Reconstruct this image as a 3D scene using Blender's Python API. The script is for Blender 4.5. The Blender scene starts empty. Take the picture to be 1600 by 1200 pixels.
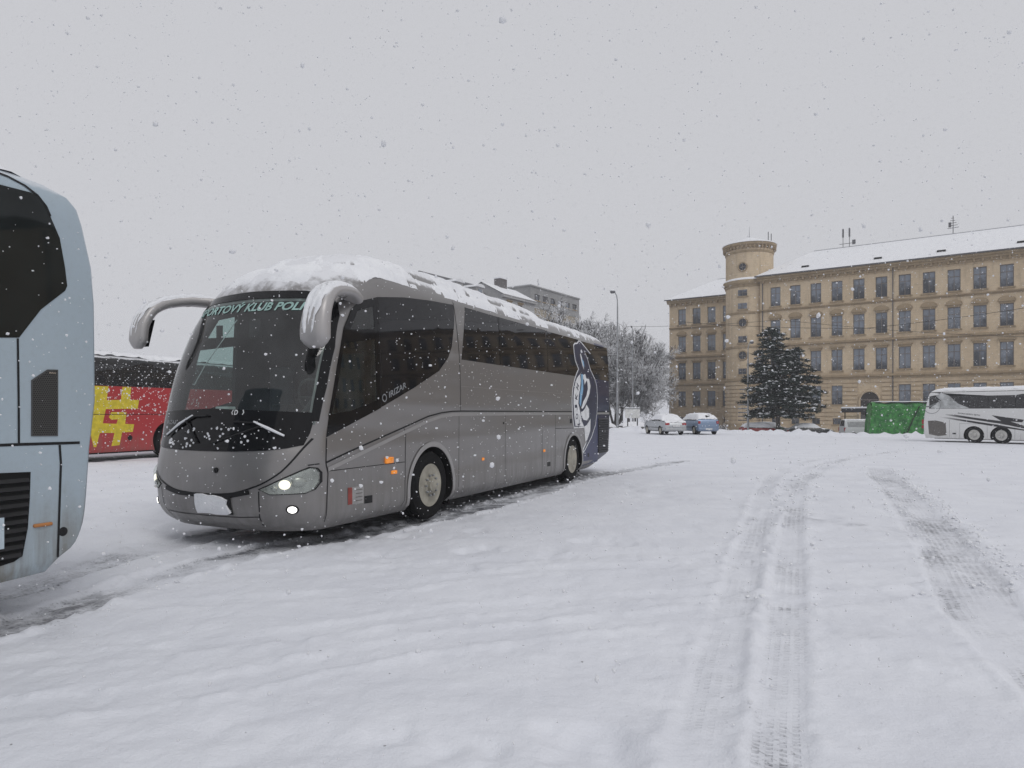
import bpy, bmesh, math, random
import numpy as np
from mathutils import Vector, Matrix
from mathutils.bvhtree import BVHTree

scene = bpy.context.scene
C = scene.collection
R = math.radians
random.seed(7)
RNG = np.random.default_rng(11)

# ------------------------------------------------------------------ camera
cam_d = bpy.data.cameras.new('camera'); cam = bpy.data.objects.new('camera', cam_d); C.objects.link(cam)
cam.location = (0, 0, 1.6); cam.rotation_euler = (R(90), 0, 0)
cam_d.sensor_width = 36; cam_d.lens = 1090 / 1600 * 36; cam_d.shift_y = 45 / 1600
cam_d.clip_start = .05; cam_d.clip_end = 6000
scene.camera = cam

# ------------------------------------------------------------------ sky and light
SUN_EL, SUN_AZ = R(48), R(150)
w = bpy.data.worlds.new('World'); scene.world = w; w.use_nodes = True
nt = w.node_tree; nt.nodes.clear()
sky = nt.nodes.new('ShaderNodeTexSky'); sky.sky_type = 'NISHITA'; sky.sun_disc = False
sky.sun_elevation = SUN_EL; sky.sun_rotation = SUN_AZ; sky.dust_density = 6; sky.air_density = 1.2
hs = nt.nodes.new('ShaderNodeHueSaturation'); hs.inputs['Saturation'].default_value = .12
mx = nt.nodes.new('ShaderNodeMix'); mx.data_type = 'RGBA'; mx.inputs[0].default_value = .93
mx.inputs[7].default_value = (6.02, 6.08, 6.42, 1)          # the even grey of a snow cloud
bg = nt.nodes.new('ShaderNodeBackground'); bg.inputs['Strength'].default_value = .1
wo = nt.nodes.new('ShaderNodeOutputWorld')
nt.links.new(sky.outputs[0], hs.inputs['Color']); nt.links.new(hs.outputs[0], mx.inputs[6])
nt.links.new(mx.outputs[2], bg.inputs['Color']); nt.links.new(bg.outputs[0], wo.inputs[0])
sd = bpy.data.lights.new('sun', 'SUN'); sd.energy = .7; sd.angle = R(25); sd.color = (1, .98, .95)
sun = bpy.data.objects.new('sun', sd); C.objects.link(sun)
sun.rotation_euler = (R(90) - SUN_EL, 0, R(180) - SUN_AZ)

vs = scene.view_settings
vs.view_transform = 'Standard'; vs.look = 'None'; vs.exposure = 0; vs.gamma = 1; vs.use_curve_mapping = False
cy = scene.cycles
cy.use_denoising = True; cy.max_bounces = 7; cy.transparent_max_bounces = 12; cy.volume_bounces = 1
cy.diffuse_bounces = 3; cy.glossy_bounces = 3; cy.caustics_reflective = False; cy.caustics_refractive = False
cy.sample_clamp_indirect = 4

# ------------------------------------------------------------------ helpers: materials
def nodes(name):
    m = bpy.data.materials.new(name); m.use_nodes = True
    t = m.node_tree; t.nodes.clear()
    return m, t, t.nodes, t.links

def mth(t, op, a, b=None, clamp=False):
    n = t.nodes.new('ShaderNodeMath'); n.operation = op; n.use_clamp = clamp
    for i, x in enumerate((a, b)):
        if x is None: continue
        if isinstance(x, (int, float)): n.inputs[i].default_value = x
        else: t.links.new(x, n.inputs[i])
    return n.outputs[0]

def mixc(t, fac, a, b):
    n = t.nodes.new('ShaderNodeMix'); n.data_type = 'RGBA'
    for sock, x in ((n.inputs[0], fac), (n.inputs[6], a), (n.inputs[7], b)):
        if isinstance(x, (int, float)): sock.default_value = x
        elif isinstance(x, tuple): sock.default_value = (*x[:3], 1)
        else: t.links.new(x, sock)
    return n.outputs[2]

def noise(t, scale, detail=4, rough=.55, vec=None, mapping=None):
    n = t.nodes.new('ShaderNodeTexNoise'); n.inputs['Scale'].default_value = scale
    n.inputs['Detail'].default_value = detail; n.inputs['Roughness'].default_value = rough
    if vec is None:
        tc = t.nodes.new('ShaderNodeTexCoord'); vec = tc.outputs['Object']
    if mapping:
        mp = t.nodes.new('ShaderNodeMapping'); mp.inputs['Scale'].default_value = mapping
        t.links.new(vec, mp.inputs[0]); vec = mp.outputs[0]
    t.links.new(vec, n.inputs['Vector'])
    return n.outputs['Fac']

def ramp(t, fac, lo, hi):
    n = t.nodes.new('ShaderNodeMapRange'); n.inputs[1].default_value = lo; n.inputs[2].default_value = hi
    n.interpolation_type = 'SMOOTHSTEP'
    t.links.new(fac, n.inputs[0]); return n.outputs[0]

def bsdf(t, col, rough=.5, metal=0., bump=None, bstr=.3, bdist=.02, spec=.5, coat=0., emit=None, estr=0):
    b = t.nodes.new('ShaderNodeBsdfPrincipled'); o = t.nodes.new('ShaderNodeOutputMaterial')
    for nm, x in (('Base Color', col), ('Roughness', rough), ('Metallic', metal)):
        if isinstance(x, tuple): b.inputs[nm].default_value = (*x[:3], 1)
        elif isinstance(x, (int, float)): b.inputs[nm].default_value = x
        else: t.links.new(x, b.inputs[nm])
    b.inputs['Specular IOR Level'].default_value = spec
    b.inputs['Coat Weight'].default_value = coat; b.inputs['Coat Roughness'].default_value = .12
    if emit: b.inputs['Emission Color'].default_value = (*emit, 1); b.inputs['Emission Strength'].default_value = estr
    if bump is not None:
        bn = t.nodes.new('ShaderNodeBump'); bn.inputs['Strength'].default_value = bstr; bn.inputs['Distance'].default_value = bdist
        t.links.new(bump, bn.inputs['Height']); t.links.new(bn.outputs[0], b.inputs['Normal'])
    t.links.new(b.outputs[0], o.inputs[0])
    return b

MATS = {}
def plain(name, col, rough=.5, metal=0., var=.15, nscale=6, bump=0, **k):
    if name in MATS: return MATS[name]
    if max(col) < .05 and 'spec' not in k: k['spec'] = .25
    m, t, n, l = nodes(name)
    f = noise(t, nscale)
    c = mixc(t, ramp(t, f, .3, .7), tuple(x * (1 - var) for x in col), tuple(min(1, x * (1 + var)) for x in col))
    bsdf(t, c, rough, metal, bump=(noise(t, nscale * 8) if bump else None), bstr=bump, **k)
    MATS[name] = m; return m

def geo_nz(t):
    g = t.nodes.new('ShaderNodeNewGeometry'); s = t.nodes.new('ShaderNodeSeparateXYZ')
    t.links.new(g.outputs['Normal'], s.inputs[0]); return s.outputs[2]

def objxyz(t):
    tc = t.nodes.new('ShaderNodeTexCoord'); s = t.nodes.new('ShaderNodeSeparateXYZ')
    t.links.new(tc.outputs['Object'], s.inputs[0]); return s.outputs, tc.outputs['Object']

def paint(name, col, metal=.0, rough=.35, dirt=.5, dirt_col=(.16, .14, .115), dirt_top=1.1, coat=.2, snow=0., extra=None, wave=0.):
    """vehicle paint with road dirt thrown up along the sills and thin rime on upper faces"""
    m, t, n, l = nodes(name)
    (x, y, z), vec = objxyz(t)
    base = col
    if extra: base = extra(t, x, y, z, col)
    streak = noise(t, 1, 5, .6, vec, (9, 9, .7)); cloud = noise(t, 2.3, 6, .65)
    low = ramp(t, mth(t, 'ADD', z, mth(t, 'MULTIPLY', mth(t, 'SUBTRACT', cloud, .5), 1.3)), dirt_top + .3, .25)
    d = mth(t, 'MULTIPLY', mth(t, 'MULTIPLY', low, ramp(t, streak, .25, .7)), dirt, True)
    fine = mth(t, 'MULTIPLY', ramp(t, noise(t, 26, 3), .45, .8), .10 * dirt)
    d = mth(t, 'ADD', d, fine, True)
    c = mixc(t, d, base, dirt_col)
    rg = mth(t, 'ADD', mth(t, 'MULTIPLY', d, .35), rough, True)
    mt = mth(t, 'MULTIPLY', mth(t, 'SUBTRACT', 1.0, d), metal)
    if snow:
        nz = geo_nz(t)
        s = mth(t, 'MULTIPLY', ramp(t, mth(t, 'ADD', nz, mth(t, 'MULTIPLY', noise(t, 5, 6, .7), .55)), .78, 1.0), snow)
        c = mixc(t, s, c, (.82, .83, .86)); mt = mth(t, 'MULTIPLY', mt, mth(t, 'SUBTRACT', 1.0, s)); rg = mth(t, 'MAXIMUM', rg, mth(t, 'MULTIPLY', s, .7))
    wv = noise(t, 1, 1, .3, vec, (.22, 1, 2.0)) if wave else None
    bsdf(t, c, rg, mt, coat=coat, bump=wv, bstr=wave, bdist=.10)
    MATS[name] = m; return m

def glass(name, tint=(.62, .72, .70), ior=1.5, rough=.015, film=.06):
    m, t, n, l = nodes(name)
    tr = n.new('ShaderNodeBsdfTransparent'); tr.inputs[0].default_value = (*tint, 1)
    gl = n.new('ShaderNodeBsdfGlossy'); gl.inputs['Roughness'].default_value = rough; gl.inputs[0].default_value = (1, 1, 1, 1)
    lw = n.new('ShaderNodeLayerWeight'); r0 = ((ior - 1) / (ior + 1)) ** 2 * 1.7
    fac = mth(t, 'ADD', mth(t, 'MULTIPLY', mth(t, 'POWER', lw.outputs['Facing'], 5.0), 1 - r0), r0, True)
    ms = n.new('ShaderNodeMixShader'); l.new(fac, ms.inputs[0]); l.new(tr.outputs[0], ms.inputs[1]); l.new(gl.outputs[0], ms.inputs[2])
    df = n.new('ShaderNodeBsdfDiffuse'); df.inputs[0].default_value = (.45, .47, .48, 1)
    m2 = n.new('ShaderNodeMixShader'); l.new(mth(t, 'MULTIPLY', ramp(t, noise(t, 2.5, 5), .3, .8), film), m2.inputs[0])
    l.new(ms.outputs[0], m2.inputs[1]); l.new(df.outputs[0], m2.inputs[2])
    o = n.new('ShaderNodeOutputMaterial'); l.new(m2.outputs[0], o.inputs[0])
    MATS[name] = m; return m

# ------------------------------------------------------------------ helpers: objects
def tag(o, label=None, cat=None, group=None, kind=None):
    if label: o['label'] = label
    if cat: o['category'] = cat
    if group: o['group'] = group
    if kind: o['kind'] = kind
    return o

def empty(name, loc=(0, 0, 0), rz=0, label=None, cat=None, group=None):
    o = bpy.data.objects.new(name, None); C.objects.link(o); o.empty_display_size = .3
    o.location = loc; o.rotation_euler = (0, 0, rz)
    return tag(o, label, cat, group)

def add(name, me, parent=None, mat=None, loc=None):
    o = bpy.data.objects.new(name, me); C.objects.link(o)
    if parent: o.parent = parent
    if loc: o.location = loc
    if mat is not None and not me.materials: me.materials.append(mat)
    return o

def copy_tree(o, parent=None):
    c = o.copy(); C.objects.link(c); c.parent = parent
    for ch in list(o.children): copy_tree(ch, c)
    return c

class MB:
    """collects faces of one mesh"""
    def __init__(s): s.v = []; s.f = []
    def face(s, pts):
        b = len(s.v); s.v += [tuple(p) for p in pts]; s.f.append(tuple(range(b, b + len(pts))))
    def box(s, x0, x1, y0, y1, z0, z1, bev=0):
        P = [(x0, y0, z0), (x1, y0, z0), (x1, y1, z0), (x0, y1, z0), (x0, y0, z1), (x1, y0, z1), (x1, y1, z1), (x0, y1, z1)]
        b = len(s.v); s.v += P
        s.f += [tuple(b + i for i in q) for q in ((0, 3, 2, 1), (4, 5, 6, 7), (0, 1, 5, 4), (1, 2, 6, 5), (2, 3, 7, 6), (3, 0, 4, 7))]
    def loft(s, rings, closed=True, caps=True):
        b = len(s.v); n = len(rings[0])
        for r in rings: s.v += [tuple(p) for p in r]
        for i in range(len(rings) - 1):
            for j in range(n if closed else n - 1):
                k = (j + 1) % n
                s.f.append((b + i * n + j, b + i * n + k, b + (i + 1) * n + k, b + (i + 1) * n + j))
        if caps:
            s.f.append(tuple(b + j for j in reversed(range(n)))); s.f.append(tuple(b + (len(rings) - 1) * n + j for j in range(n)))
    def tube(s, path, rads, n=8, caps=True):
        rings = []
        path = [Vector(p) for p in path]
        for i, p in enumerate(path):
            d = (path[min(i + 1, len(path) - 1)] - path[max(i - 1, 0)]).normalized()
            a = d.cross(Vector((0, 0, 1)));
            if a.length < .02: a = d.cross(Vector((0, 1, 0)))
            a.normalize(); bb = d.cross(a)
            r = rads[i] if isinstance(rads, (list, tuple)) else rads
            ra, rb = r if isinstance(r, tuple) else (r, r)
            rings.append([p + a * math.cos(q) * ra + bb * math.sin(q) * rb for q in [2 * math.pi * k / n for k in range(n)]])
        s.loft(rings, True, caps)
    def lathe(s, prof, axis='y', n=24, centre=(0, 0, 0)):
        rings = []
        for (r, h) in prof:
            ring = []
            for k in range(n):
                a = 2 * math.pi * k / n; c, q = r * math.cos(a), r * math.sin(a)
                p = (c, h, q) if axis == 'y' else ((c, q, h) if axis == 'z' else (h, c, q))
                ring.append((p[0] + centre[0], p[1] + centre[1], p[2] + centre[2]))
            rings.append(ring)
        s.loft(rings, True, True)
    def mesh(s, name, mat=None, smooth=None, merge=False, fix=True):
        me = bpy.data.meshes.new(name); me.from_pydata(s.v, [], s.f)
        if merge or fix:
            bm = bmesh.new(); bm.from_mesh(me)
            if merge: bmesh.ops.remove_doubles(bm, verts=bm.verts, dist=1e-4)
            if fix: bmesh.ops.recalc_face_normals(bm, faces=bm.faces)
            bm.to_mesh(me); bm.free()
        if mat is not None: me.materials.append(mat)
        if smooth is not None:
            me.shade_smooth(); me.set_sharp_from_angle(angle=R(smooth))
        return me
    def build(s, name, mat, parent=None, smooth=None, bevel=0, loc=None, merge=False):
        me = s.mesh(name, mat, smooth, merge)
        o = add(name, me, parent, None, loc)
        if bevel:
            bm = bmesh.new(); bm.from_mesh(me); bmesh.ops.remove_doubles(bm, verts=bm.verts, dist=1e-5)
            bmesh.ops.bevel(bm, geom=[e for e in bm.edges if len(e.link_faces) == 2 and e.calc_face_angle(0) > .5], offset=bevel, segments=2, affect='EDGES', profile=.5, clamp_overlap=True)
            bm.to_mesh(me); bm.free(); me.shade_smooth(); me.set_sharp_from_angle(angle=R(50))
        return o

def boxo(name, x0, x1, y0, y1, z0, z1, mat, parent=None, bevel=.0):
    b = MB(); b.box(x0, x1, y0, y1, z0, z1); return b.build(name, mat, parent, bevel=bevel)

def np_mesh(name, V, F, mat=None, smooth=False):
    V = np.asarray(V, np.float32); F = np.asarray(F, np.int32); k = F.shape[1]
    me = bpy.data.meshes.new(name)
    me.vertices.add(len(V)); me.vertices.foreach_set('co', V.ravel())
    me.loops.add(F.size); me.loops.foreach_set('vertex_index', F.ravel())
    me.polygons.add(len(F)); me.polygons.foreach_set('loop_start', np.arange(0, F.size, k, dtype=np.int32))
    me.polygons.foreach_set('loop_total', np.full(len(F), k, np.int32))
    if smooth: me.polygons.foreach_set('use_smooth', np.ones(len(F), bool))
    me.update(calc_edges=True)
    if mat is not None: me.materials.append(mat)
    return me

def boolean(o, cutter, op='DIFFERENCE'):
    m = o.modifiers.new('b', 'BOOLEAN'); m.object = cutter; m.operation = op; m.solver = 'EXACT'
    try: m.material_mode = 'TRANSFER'
    except Exception: pass
    bpy.context.view_layer.update()
    dg = bpy.context.evaluated_depsgraph_get()
    me = bpy.data.meshes.new_from_object(o.evaluated_get(dg))
    o.modifiers.clear(); o.data = me
    bpy.data.objects.remove(cutter)

def herm(xs, ys):
    xs = np.array(xs, float); ys = np.array(ys, float)
    dl = np.diff(ys) / np.diff(xs); m = np.zeros(len(xs)); m[0] = dl[0]; m[-1] = dl[-1]
    for i in range(1, len(xs) - 1):
        m[i] = 0 if dl[i - 1] * dl[i] <= 0 else 2 * dl[i - 1] * dl[i] / (dl[i - 1] + dl[i])
    def fn(x):
        x = min(max(x, xs[0]), xs[-1]); i = min(max(int(np.searchsorted(xs, x)) - 1, 0), len(xs) - 2)
        h = xs[i + 1] - xs[i]; t = (x - xs[i]) / h
        return float((2*t**3-3*t*t+1)*ys[i] + (t**3-2*t*t+t)*h*m[i] + (-2*t**3+3*t*t)*ys[i+1] + (t**3-t*t)*h*m[i+1])
    return fn

def patch(name, poly, fmap, mat, parent, off=.004, step=.15, skirt=.006, smooth=True):
    """a sheet of the given outline bent onto a surface fmap(a, b, offset)"""
    bm = bmesh.new()
    bm.faces.new([bm.verts.new((p[0], p[1], 0)) for p in poly]); bm.normal_update()
    bmesh.ops.triangulate(bm, faces=bm.faces[:])
    for ax in (0, 1):
        lo = min(p[ax] for p in poly); hi = max(p[ax] for p in poly); k = int((hi - lo) / step)
        for i in range(1, k + 1):
            co = [0, 0, 0]; no = [0, 0, 0]; co[ax] = lo + (hi - lo) * i / (k + 1); no[ax] = 1
            bmesh.ops.bisect_plane(bm, geom=bm.verts[:] + bm.edges[:] + bm.faces[:], plane_co=co, plane_no=no, dist=1e-6)
    top = list(bm.verts)
    uv = {v: (v.co.x, v.co.y) for v in top}
    if skirt:
        be = [e for e in bm.edges if len(e.link_faces) == 1]
        r = bmesh.ops.extrude_edge_only(bm, edges=be)
        low = [g for g in r['geom'] if isinstance(g, bmesh.types.BMVert)]
        for v in low: v.co = fmap(v.co.x, v.co.y, off - skirt)
    for v in top: v.co = fmap(uv[v][0], uv[v][1], off)
    bmesh.ops.recalc_face_normals(bm, faces=bm.faces); bm.normal_update(); bm.faces.ensure_lookup_table()
    mid = tuple(sum(p[i] for p in poly) / len(poly) for i in (0, 1)); out = fmap(*mid, .05) - fmap(*mid, 0.)
    tf = [f for f in bm.faces if all(v in uv for v in f.verts)]
    if sum(f.normal.dot(out) * f.calc_area() for f in tf) < 0: bmesh.ops.reverse_faces(bm, faces=bm.faces[:])
    me = bpy.data.meshes.new(name); bm.to_mesh(me); bm.free(); me.materials.append(mat)
    if smooth: me.shade_smooth(); me.set_sharp_from_angle(angle=R(40))
    return add(name, me, parent)

def ribbon(name, path, width, fmap, mat, parent, off=.003, closed=False):
    """a narrow strip (seam, trim) along a path on a surface"""
    P = [np.array(p, float) for p in path]
    Q = []
    for i in range(len(P) - 1):
        k = max(1, int(np.linalg.norm(P[i + 1] - P[i]) / .08))
        Q += [P[i] + (P[i + 1] - P[i]) * j / k for j in range(k)]
    Q.append(P[-1]); b = MB(); L = []; Rr = []
    for i, p in enumerate(Q):
        t = Q[min(i + 1, len(Q) - 1)] - Q[max(i - 1, 0)]; t = t / (np.linalg.norm(t) + 1e-9); n = np.array((-t[1], t[0])) * width / 2
        L.append(p + n); Rr.append(p - n)
    for i in range(len(Q) - 1):
        b.face([fmap(*L[i], off), fmap(*Rr[i], off), fmap(*Rr[i + 1], off), fmap(*L[i + 1], off)])
    return b.build(name, mat, parent, smooth=60, merge=True)

def text2d(body, size=1., bold=0., shear=0.):
    cu = bpy.data.curves.new('t', 'FONT'); cu.body = body; cu.size = size; cu.offset = bold; cu.shear = shear; cu.resolution_u = 3
    o = bpy.data.objects.new('t', cu); C.objects.link(o); bpy.context.view_layer.update()
    me = bpy.data.meshes.new_from_object(o.evaluated_get(bpy.context.evaluated_depsgraph_get()))
    bpy.data.objects.remove(o)
    V = np.array([v.co[:2] for v in me.vertices]); F = [tuple(p.vertices) for p in me.polygons]
    bpy.data.meshes.remove(me)
    V -= V.min(0); return V, F

def lettering(name, body, org, ux, uy, height, width, fmap, mat, parent, off=.006, bold=.02, shear=0.):
    V, F = text2d(body, 1., bold, shear)
    V = V / V.max(0) * np.array((width, height))
    b = MB(); b.v = [tuple(fmap(org[0] + p[0] * ux[0] + p[1] * uy[0], org[1] + p[0] * ux[1] + p[1] * uy[1], off)) for p in V]; b.f = F
    return b.build(name, mat, parent)

def smst(x, a, b):
    t = np.clip((x - a) / (b - a), 0, 1); return t * t * (3 - 2 * t)

class VN:
    """smooth value noise on numpy arrays"""
    def __init__(s, seed): s.t = np.random.default_rng(seed).random((256, 256))
    def __call__(s, x, y):
        xi = np.floor(x).astype(int); yi = np.floor(y).astype(int); fx = x - xi; fy = y - yi
        fx = fx * fx * (3 - 2 * fx); fy = fy * fy * (3 - 2 * fy); t = s.t
        a = t[xi & 255, yi & 255]; b = t[(xi + 1) & 255, yi & 255]; c = t[xi & 255, (yi + 1) & 255]; d = t[(xi + 1) & 255, (yi + 1) & 255]
        return (a + (b - a) * fx) * (1 - fy) + (c + (d - c) * fx) * fy - .5
    def fbm(s, x, y, o=4, g=.5):
        r = 0; a = 1.
        for i in range(o): r = r + a * s(x * 2 ** i + 17.3 * i, y * 2 ** i + 9.1 * i); a *= g
        return r
N1 = VN(1); N2 = VN(2); N3 = VN(3)

def bvh_of(meshes):
    V = []; F = []
    for me in meshes:
        b = len(V); V += [v.co.copy() for v in me.vertices]; F += [tuple(b + i for i in p.vertices) for p in me.polygons]
    return BVHTree.FromPolygons(V, F)

def snow_cover(name, parent, meshes, xr, yr, res, thick, mat, zmin, cover=.0, nscale=1.3, nzmin=.4, seed=0., aniso=1., streak=0.):
    """snow lying on whatever the given meshes offer from above"""
    bv = bvh_of(meshes)
    xs = np.arange(xr[0], xr[1], res); ys = np.arange(yr[0], yr[1], res)
    Z = np.full((len(xs), len(ys)), np.nan); T = np.zeros_like(Z)
    X, Y = np.meshgrid(xs, ys, indexing='ij')
    nn = N3.fbm(X * nscale * aniso + seed, Y * nscale + seed * 2, 5, .6) + cover
    if streak: nn = nn + streak * (.5 * N2.fbm((X + Y * .8) * 2.2 + 7, (Y - X * .5) * 13, 3) + 1.3 * N1.fbm(X * 11, Y * 11, 3, .7))
    nn2 = N1.fbm(X * 6 + 5, Y * 6, 3) + .3
    for i, x in enumerate(xs):
        for j, y in enumerate(ys):
            h = bv.ray_cast(Vector((x, y, 9)), Vector((0, 0, -1)))
            if h[0] is None or h[0].z < zmin: continue
            nz = abs(h[1].z); Z[i, j] = h[0].z
            T[i, j] = np.clip(nn[i, j] * 2.2, 0, 1) * min(1, max(0, (nz - nzmin) / .25)) * min(1, max(0, (h[0].z - zmin) / .12 - .15 - .8 * nn2[i, j]))
    ok = ~np.isnan(Z); V = []; F = []; idx = -np.ones(Z.shape, int)
    th = np.where(T > 0, T ** .7 * thick * (1 + .5 * N1.fbm(X * 5, Y * 5, 3)), 0)
    def vid(i, j):
        if idx[i, j] < 0:
            idx[i, j] = len(V); V.append((xs[i], ys[j], Z[i, j] + (th[i, j] if th[i, j] > .001 else -.012)))
        return idx[i, j]
    for i in range(len(xs) - 1):
        for j in range(len(ys) - 1):
            q = ((i, j), (i + 1, j), (i + 1, j + 1), (i, j + 1))
            if not all(ok[a] for a in q): continue
            zz = [Z[a] for a in q]
            if max(zz) - min(zz) > res * 2.5: continue
            if max(th[a] for a in q) <= .001: continue
            F.append(tuple(vid(*a) for a in q))
    if not F: return None
    return add(name, np_mesh(name, V, F, mat, True), parent)

# ------------------------------------------------------------------ shared materials
def snow_mat(name, streak=False):
    m, t, n, l = nodes(name)
    c = mixc(t, ramp(t, noise(t, 3, 5), .3, .7), (.78, .79, .82), (.86, .87, .89))
    h = mth(t, 'ADD', noise(t, 9, 6, .6), mth(t, 'MULTIPLY', noise(t, 60, 3), .35))
    bsdf(t, c, .75, bump=h, bstr=.5, bdist=.04, spec=.25)
    MATS[name] = m; return m
SNOW = snow_mat('snow')
BLACK = plain('black_trim', (.012, .012, .013), .45)
RUBBER = plain('rubber', (.011, .011, .0115), .8, nscale=20, bump=.3, spec=.15)
GLOSSB = plain('black_glass', (.008, .008, .009), .05, var=.05)
DARKIN = plain('dark_interior', (.034, .035, .036), .7, spec=.4)
SEATM = plain('seat_cloth', (.07, .075, .085), .85)
WHEELG = plain('steering_grey', (.09, .09, .088), .5)
WELL = plain('wheel_well', (.008, .008, .008), .9)
CHROME = plain('chrome', (.7, .7, .7), .18, 1)
RIMM = plain('rim_paint', (.36, .34, .285), .55, .25, var=.22, nscale=5)
AMBER = plain('amber_lens', (.75, .25, .03), .2, emit=(1, .32, .05), estr=.25)
REDL = plain('red_lens', (.32, .012, .016), .2)
WHITEP = plain('white_vinyl', (.72, .73, .74), .4)
NAVY = plain('navy_vinyl', (.016, .02, .05), .35)
LBLUE = plain('light_blue_vinyl', (.22, .42, .62), .4)
LENS = glass('lamp_glass', (.9, .92, .9), 1.45, .02, .02)
LIT = plain('lit_reflector', (.8, .8, .75), .2, .5, emit=(1, .93, .74), estr=1.3)
LITW = plain('lit_fog_lamp', (.9, .9, .9), .3, emit=(1, .98, .92), estr=3)
REFL = plain('reflector', (.40, .41, .39), .25, .75, var=.18, nscale=9)
PLATE = plain('plate_white', (.6, .6, .6), .5)
STEELG = plain('galvanised_steel', (.30, .31, .32), .45, .6)
BARK = plain('bark', (.05, .042, .036), .9, var=.4, nscale=3)
WSCREEN = glass('windscreen_glass', (.60, .70, .68), 1.5, .012, .05)
SCREEN2 = glass('side_glass', (.56, .68, .66), 1.5, .012, .05)

def dark_window(name, col=(.006, .006, .007), fleck=.0):
    m, t, n, l = nodes(name)
    c = mixc(t, ramp(t, noise(t, .8, 3), .3, .8), col, tuple(x * 2.2 + .004 for x in col))
    if fleck:
        s = mth(t, 'MULTIPLY', ramp(t, noise(t, 38, 4, .7), .58, .72), fleck)
        c = mixc(t, s, c, (.7, .71, .73))
        bsdf(t, c, mth(t, 'ADD', .05, s, True), 0, spec=.6)
    else:
        bsdf(t, c, .035, 0, spec=.32)
    MATS[name] = m; return m
DWIN = dark_window('tinted_window')
DWINS = dark_window('snow_flecked_window', fleck=.85)

# ------------------------------------------------------------------ terrain
def curve(pts, n=40):
    P = np.array(pts, float); seg = np.linalg.norm(np.diff(P, axis=0), axis=1); u = np.r_[0, np.cumsum(seg)]
    fx, fy = herm(u, P[:, 0]), herm(u, P[:, 1]); q = np.linspace(0, u[-1], n)
    return np.array([(fx(a), fy(a)) for a in q])

# wheel tracks on the lot: path (metres), half width, depth, greyness, tread strength
TRACKS = [
    ([(.32,1.5),(.85,3.14),(1.49,4.91),(2.26,6.84),(4.25,12.0),(6.5,17.4),(8.4,21.),(12,26)], .17, .016, .30, .8),
    ([(.62,1.5),(1.2,3.14),(1.92,4.91),(2.71,6.84),(4.86,12.0),(6.6,15.9),(8.6,19.4),(12.1,24.9),(17,30)], .15, .018, .42, 1.),
    ([(2.2,6.9),(3.2,9.2),(4.57,12.03),(6.8,16.9),(9.1,21.),(13,26)], .15, .013, .26, .7),
    ([(2.2,1.6),(2.75,2.9),(3.3,4.2),(3.63,5.21),(4.57,7.12),(6.21,10.57),(8.0,14.5),(9.28,17.4),(11,21)], .30, .02, .50, 1.),
    ([(4.6,6.12),(4.97,7.42),(6.13,9.97),(7.69,13.4),(8.73,15.9),(10.5,19)], .26, .016, .32, .7),
    ([(-4.2,4.2),(-2.19,4.78),(-1.41,5.13),(-.52,5.63),(1.47,6.18),(2.97,6.46),(6.5,6.9)], .13, .010, .10, 0),
    ([(-3.5,3.5),(-1.86,4.06),(-1.23,4.47),(-.45,4.91),(1.31,5.5),(3.71,6.23),(7,6.9)], .16, .012, .12, 0),
    ([(-5.5,6.1),(-3.08,6.71),(-1.94,7.03),(-.68,7.42),(1.92,8.04),(5.46,8.51),(9,8.7)], .14, .010, .12, 0),
    ([(-4.5,5.4),(-2.7,5.91),(-1.68,6.12),(0,7.03),(1.75,7.36),(4.98,7.75),(9,8.)], .12, .010, .10, 0),
    ([(-6.,2.6),(-3.76,5.13),(-3.55,6.46),(-2.95,8.04),(-2.1,9.2),(-1.18,10.6),(.2,13.3),(1.41,16.4),(3.6,20),(6.2,24)], .27, .030, 1.0, .5),  # slush, with shade along the silver coach painted into its greyness
    ([(-6.5,4.6),(-4.49,6.12),(-4.43,7.42),(-4.0,8.6),(-3.5,9.9),(-2.0,13.),(.2,18)], .27, .026, .6, .4),
    ([(-9,9.5),(-6.5,10.6),(-3.9,12.2),(-1,15.5),(2,22)], .3, .018, .25, .3),
    ([(-30,21),(-15,22.6),(-9,26),(-2,34),(8,44)], .5, .02, .35, .3),
    ([(6,29),(14,30.5),(24,30),(40,27)], .5, .012, .18, 0),
    ([(4,36),(14,36.),(24,37.5),(40,33)], .5, .012, .2, 0),
    ([(2,14.5),(6,16.5),(12,20),(22,24),(36,26)], .3, .012, .16, .3),
]
TR = [(curve(p, 46), h, d, g, tr) for p, h, d, g, tr in TRACKS]

def base_h(X, Y):
    """lie of the land: a level lot, dipping to the right, with ploughed heaps and a lower street behind"""
    ye = 63 - .24 * X
    dip = -.30 * smst(X, 14, 27) * smst(Y, 20, 42)
    heap = .40 * np.exp(-((Y - ye + 1.2) / 1.0) ** 2) * (.55 + 1.3 * np.clip(N2.fbm(X * 1.6, Y * 1.6, 4, .6) + .2, 0, 1)) * smst(X, 4, 12)
    drop = smst(Y, ye - .6, ye + 2.5)
    return dip * (1 - drop) + heap * (1 - drop * .6) - .9 * drop

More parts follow.
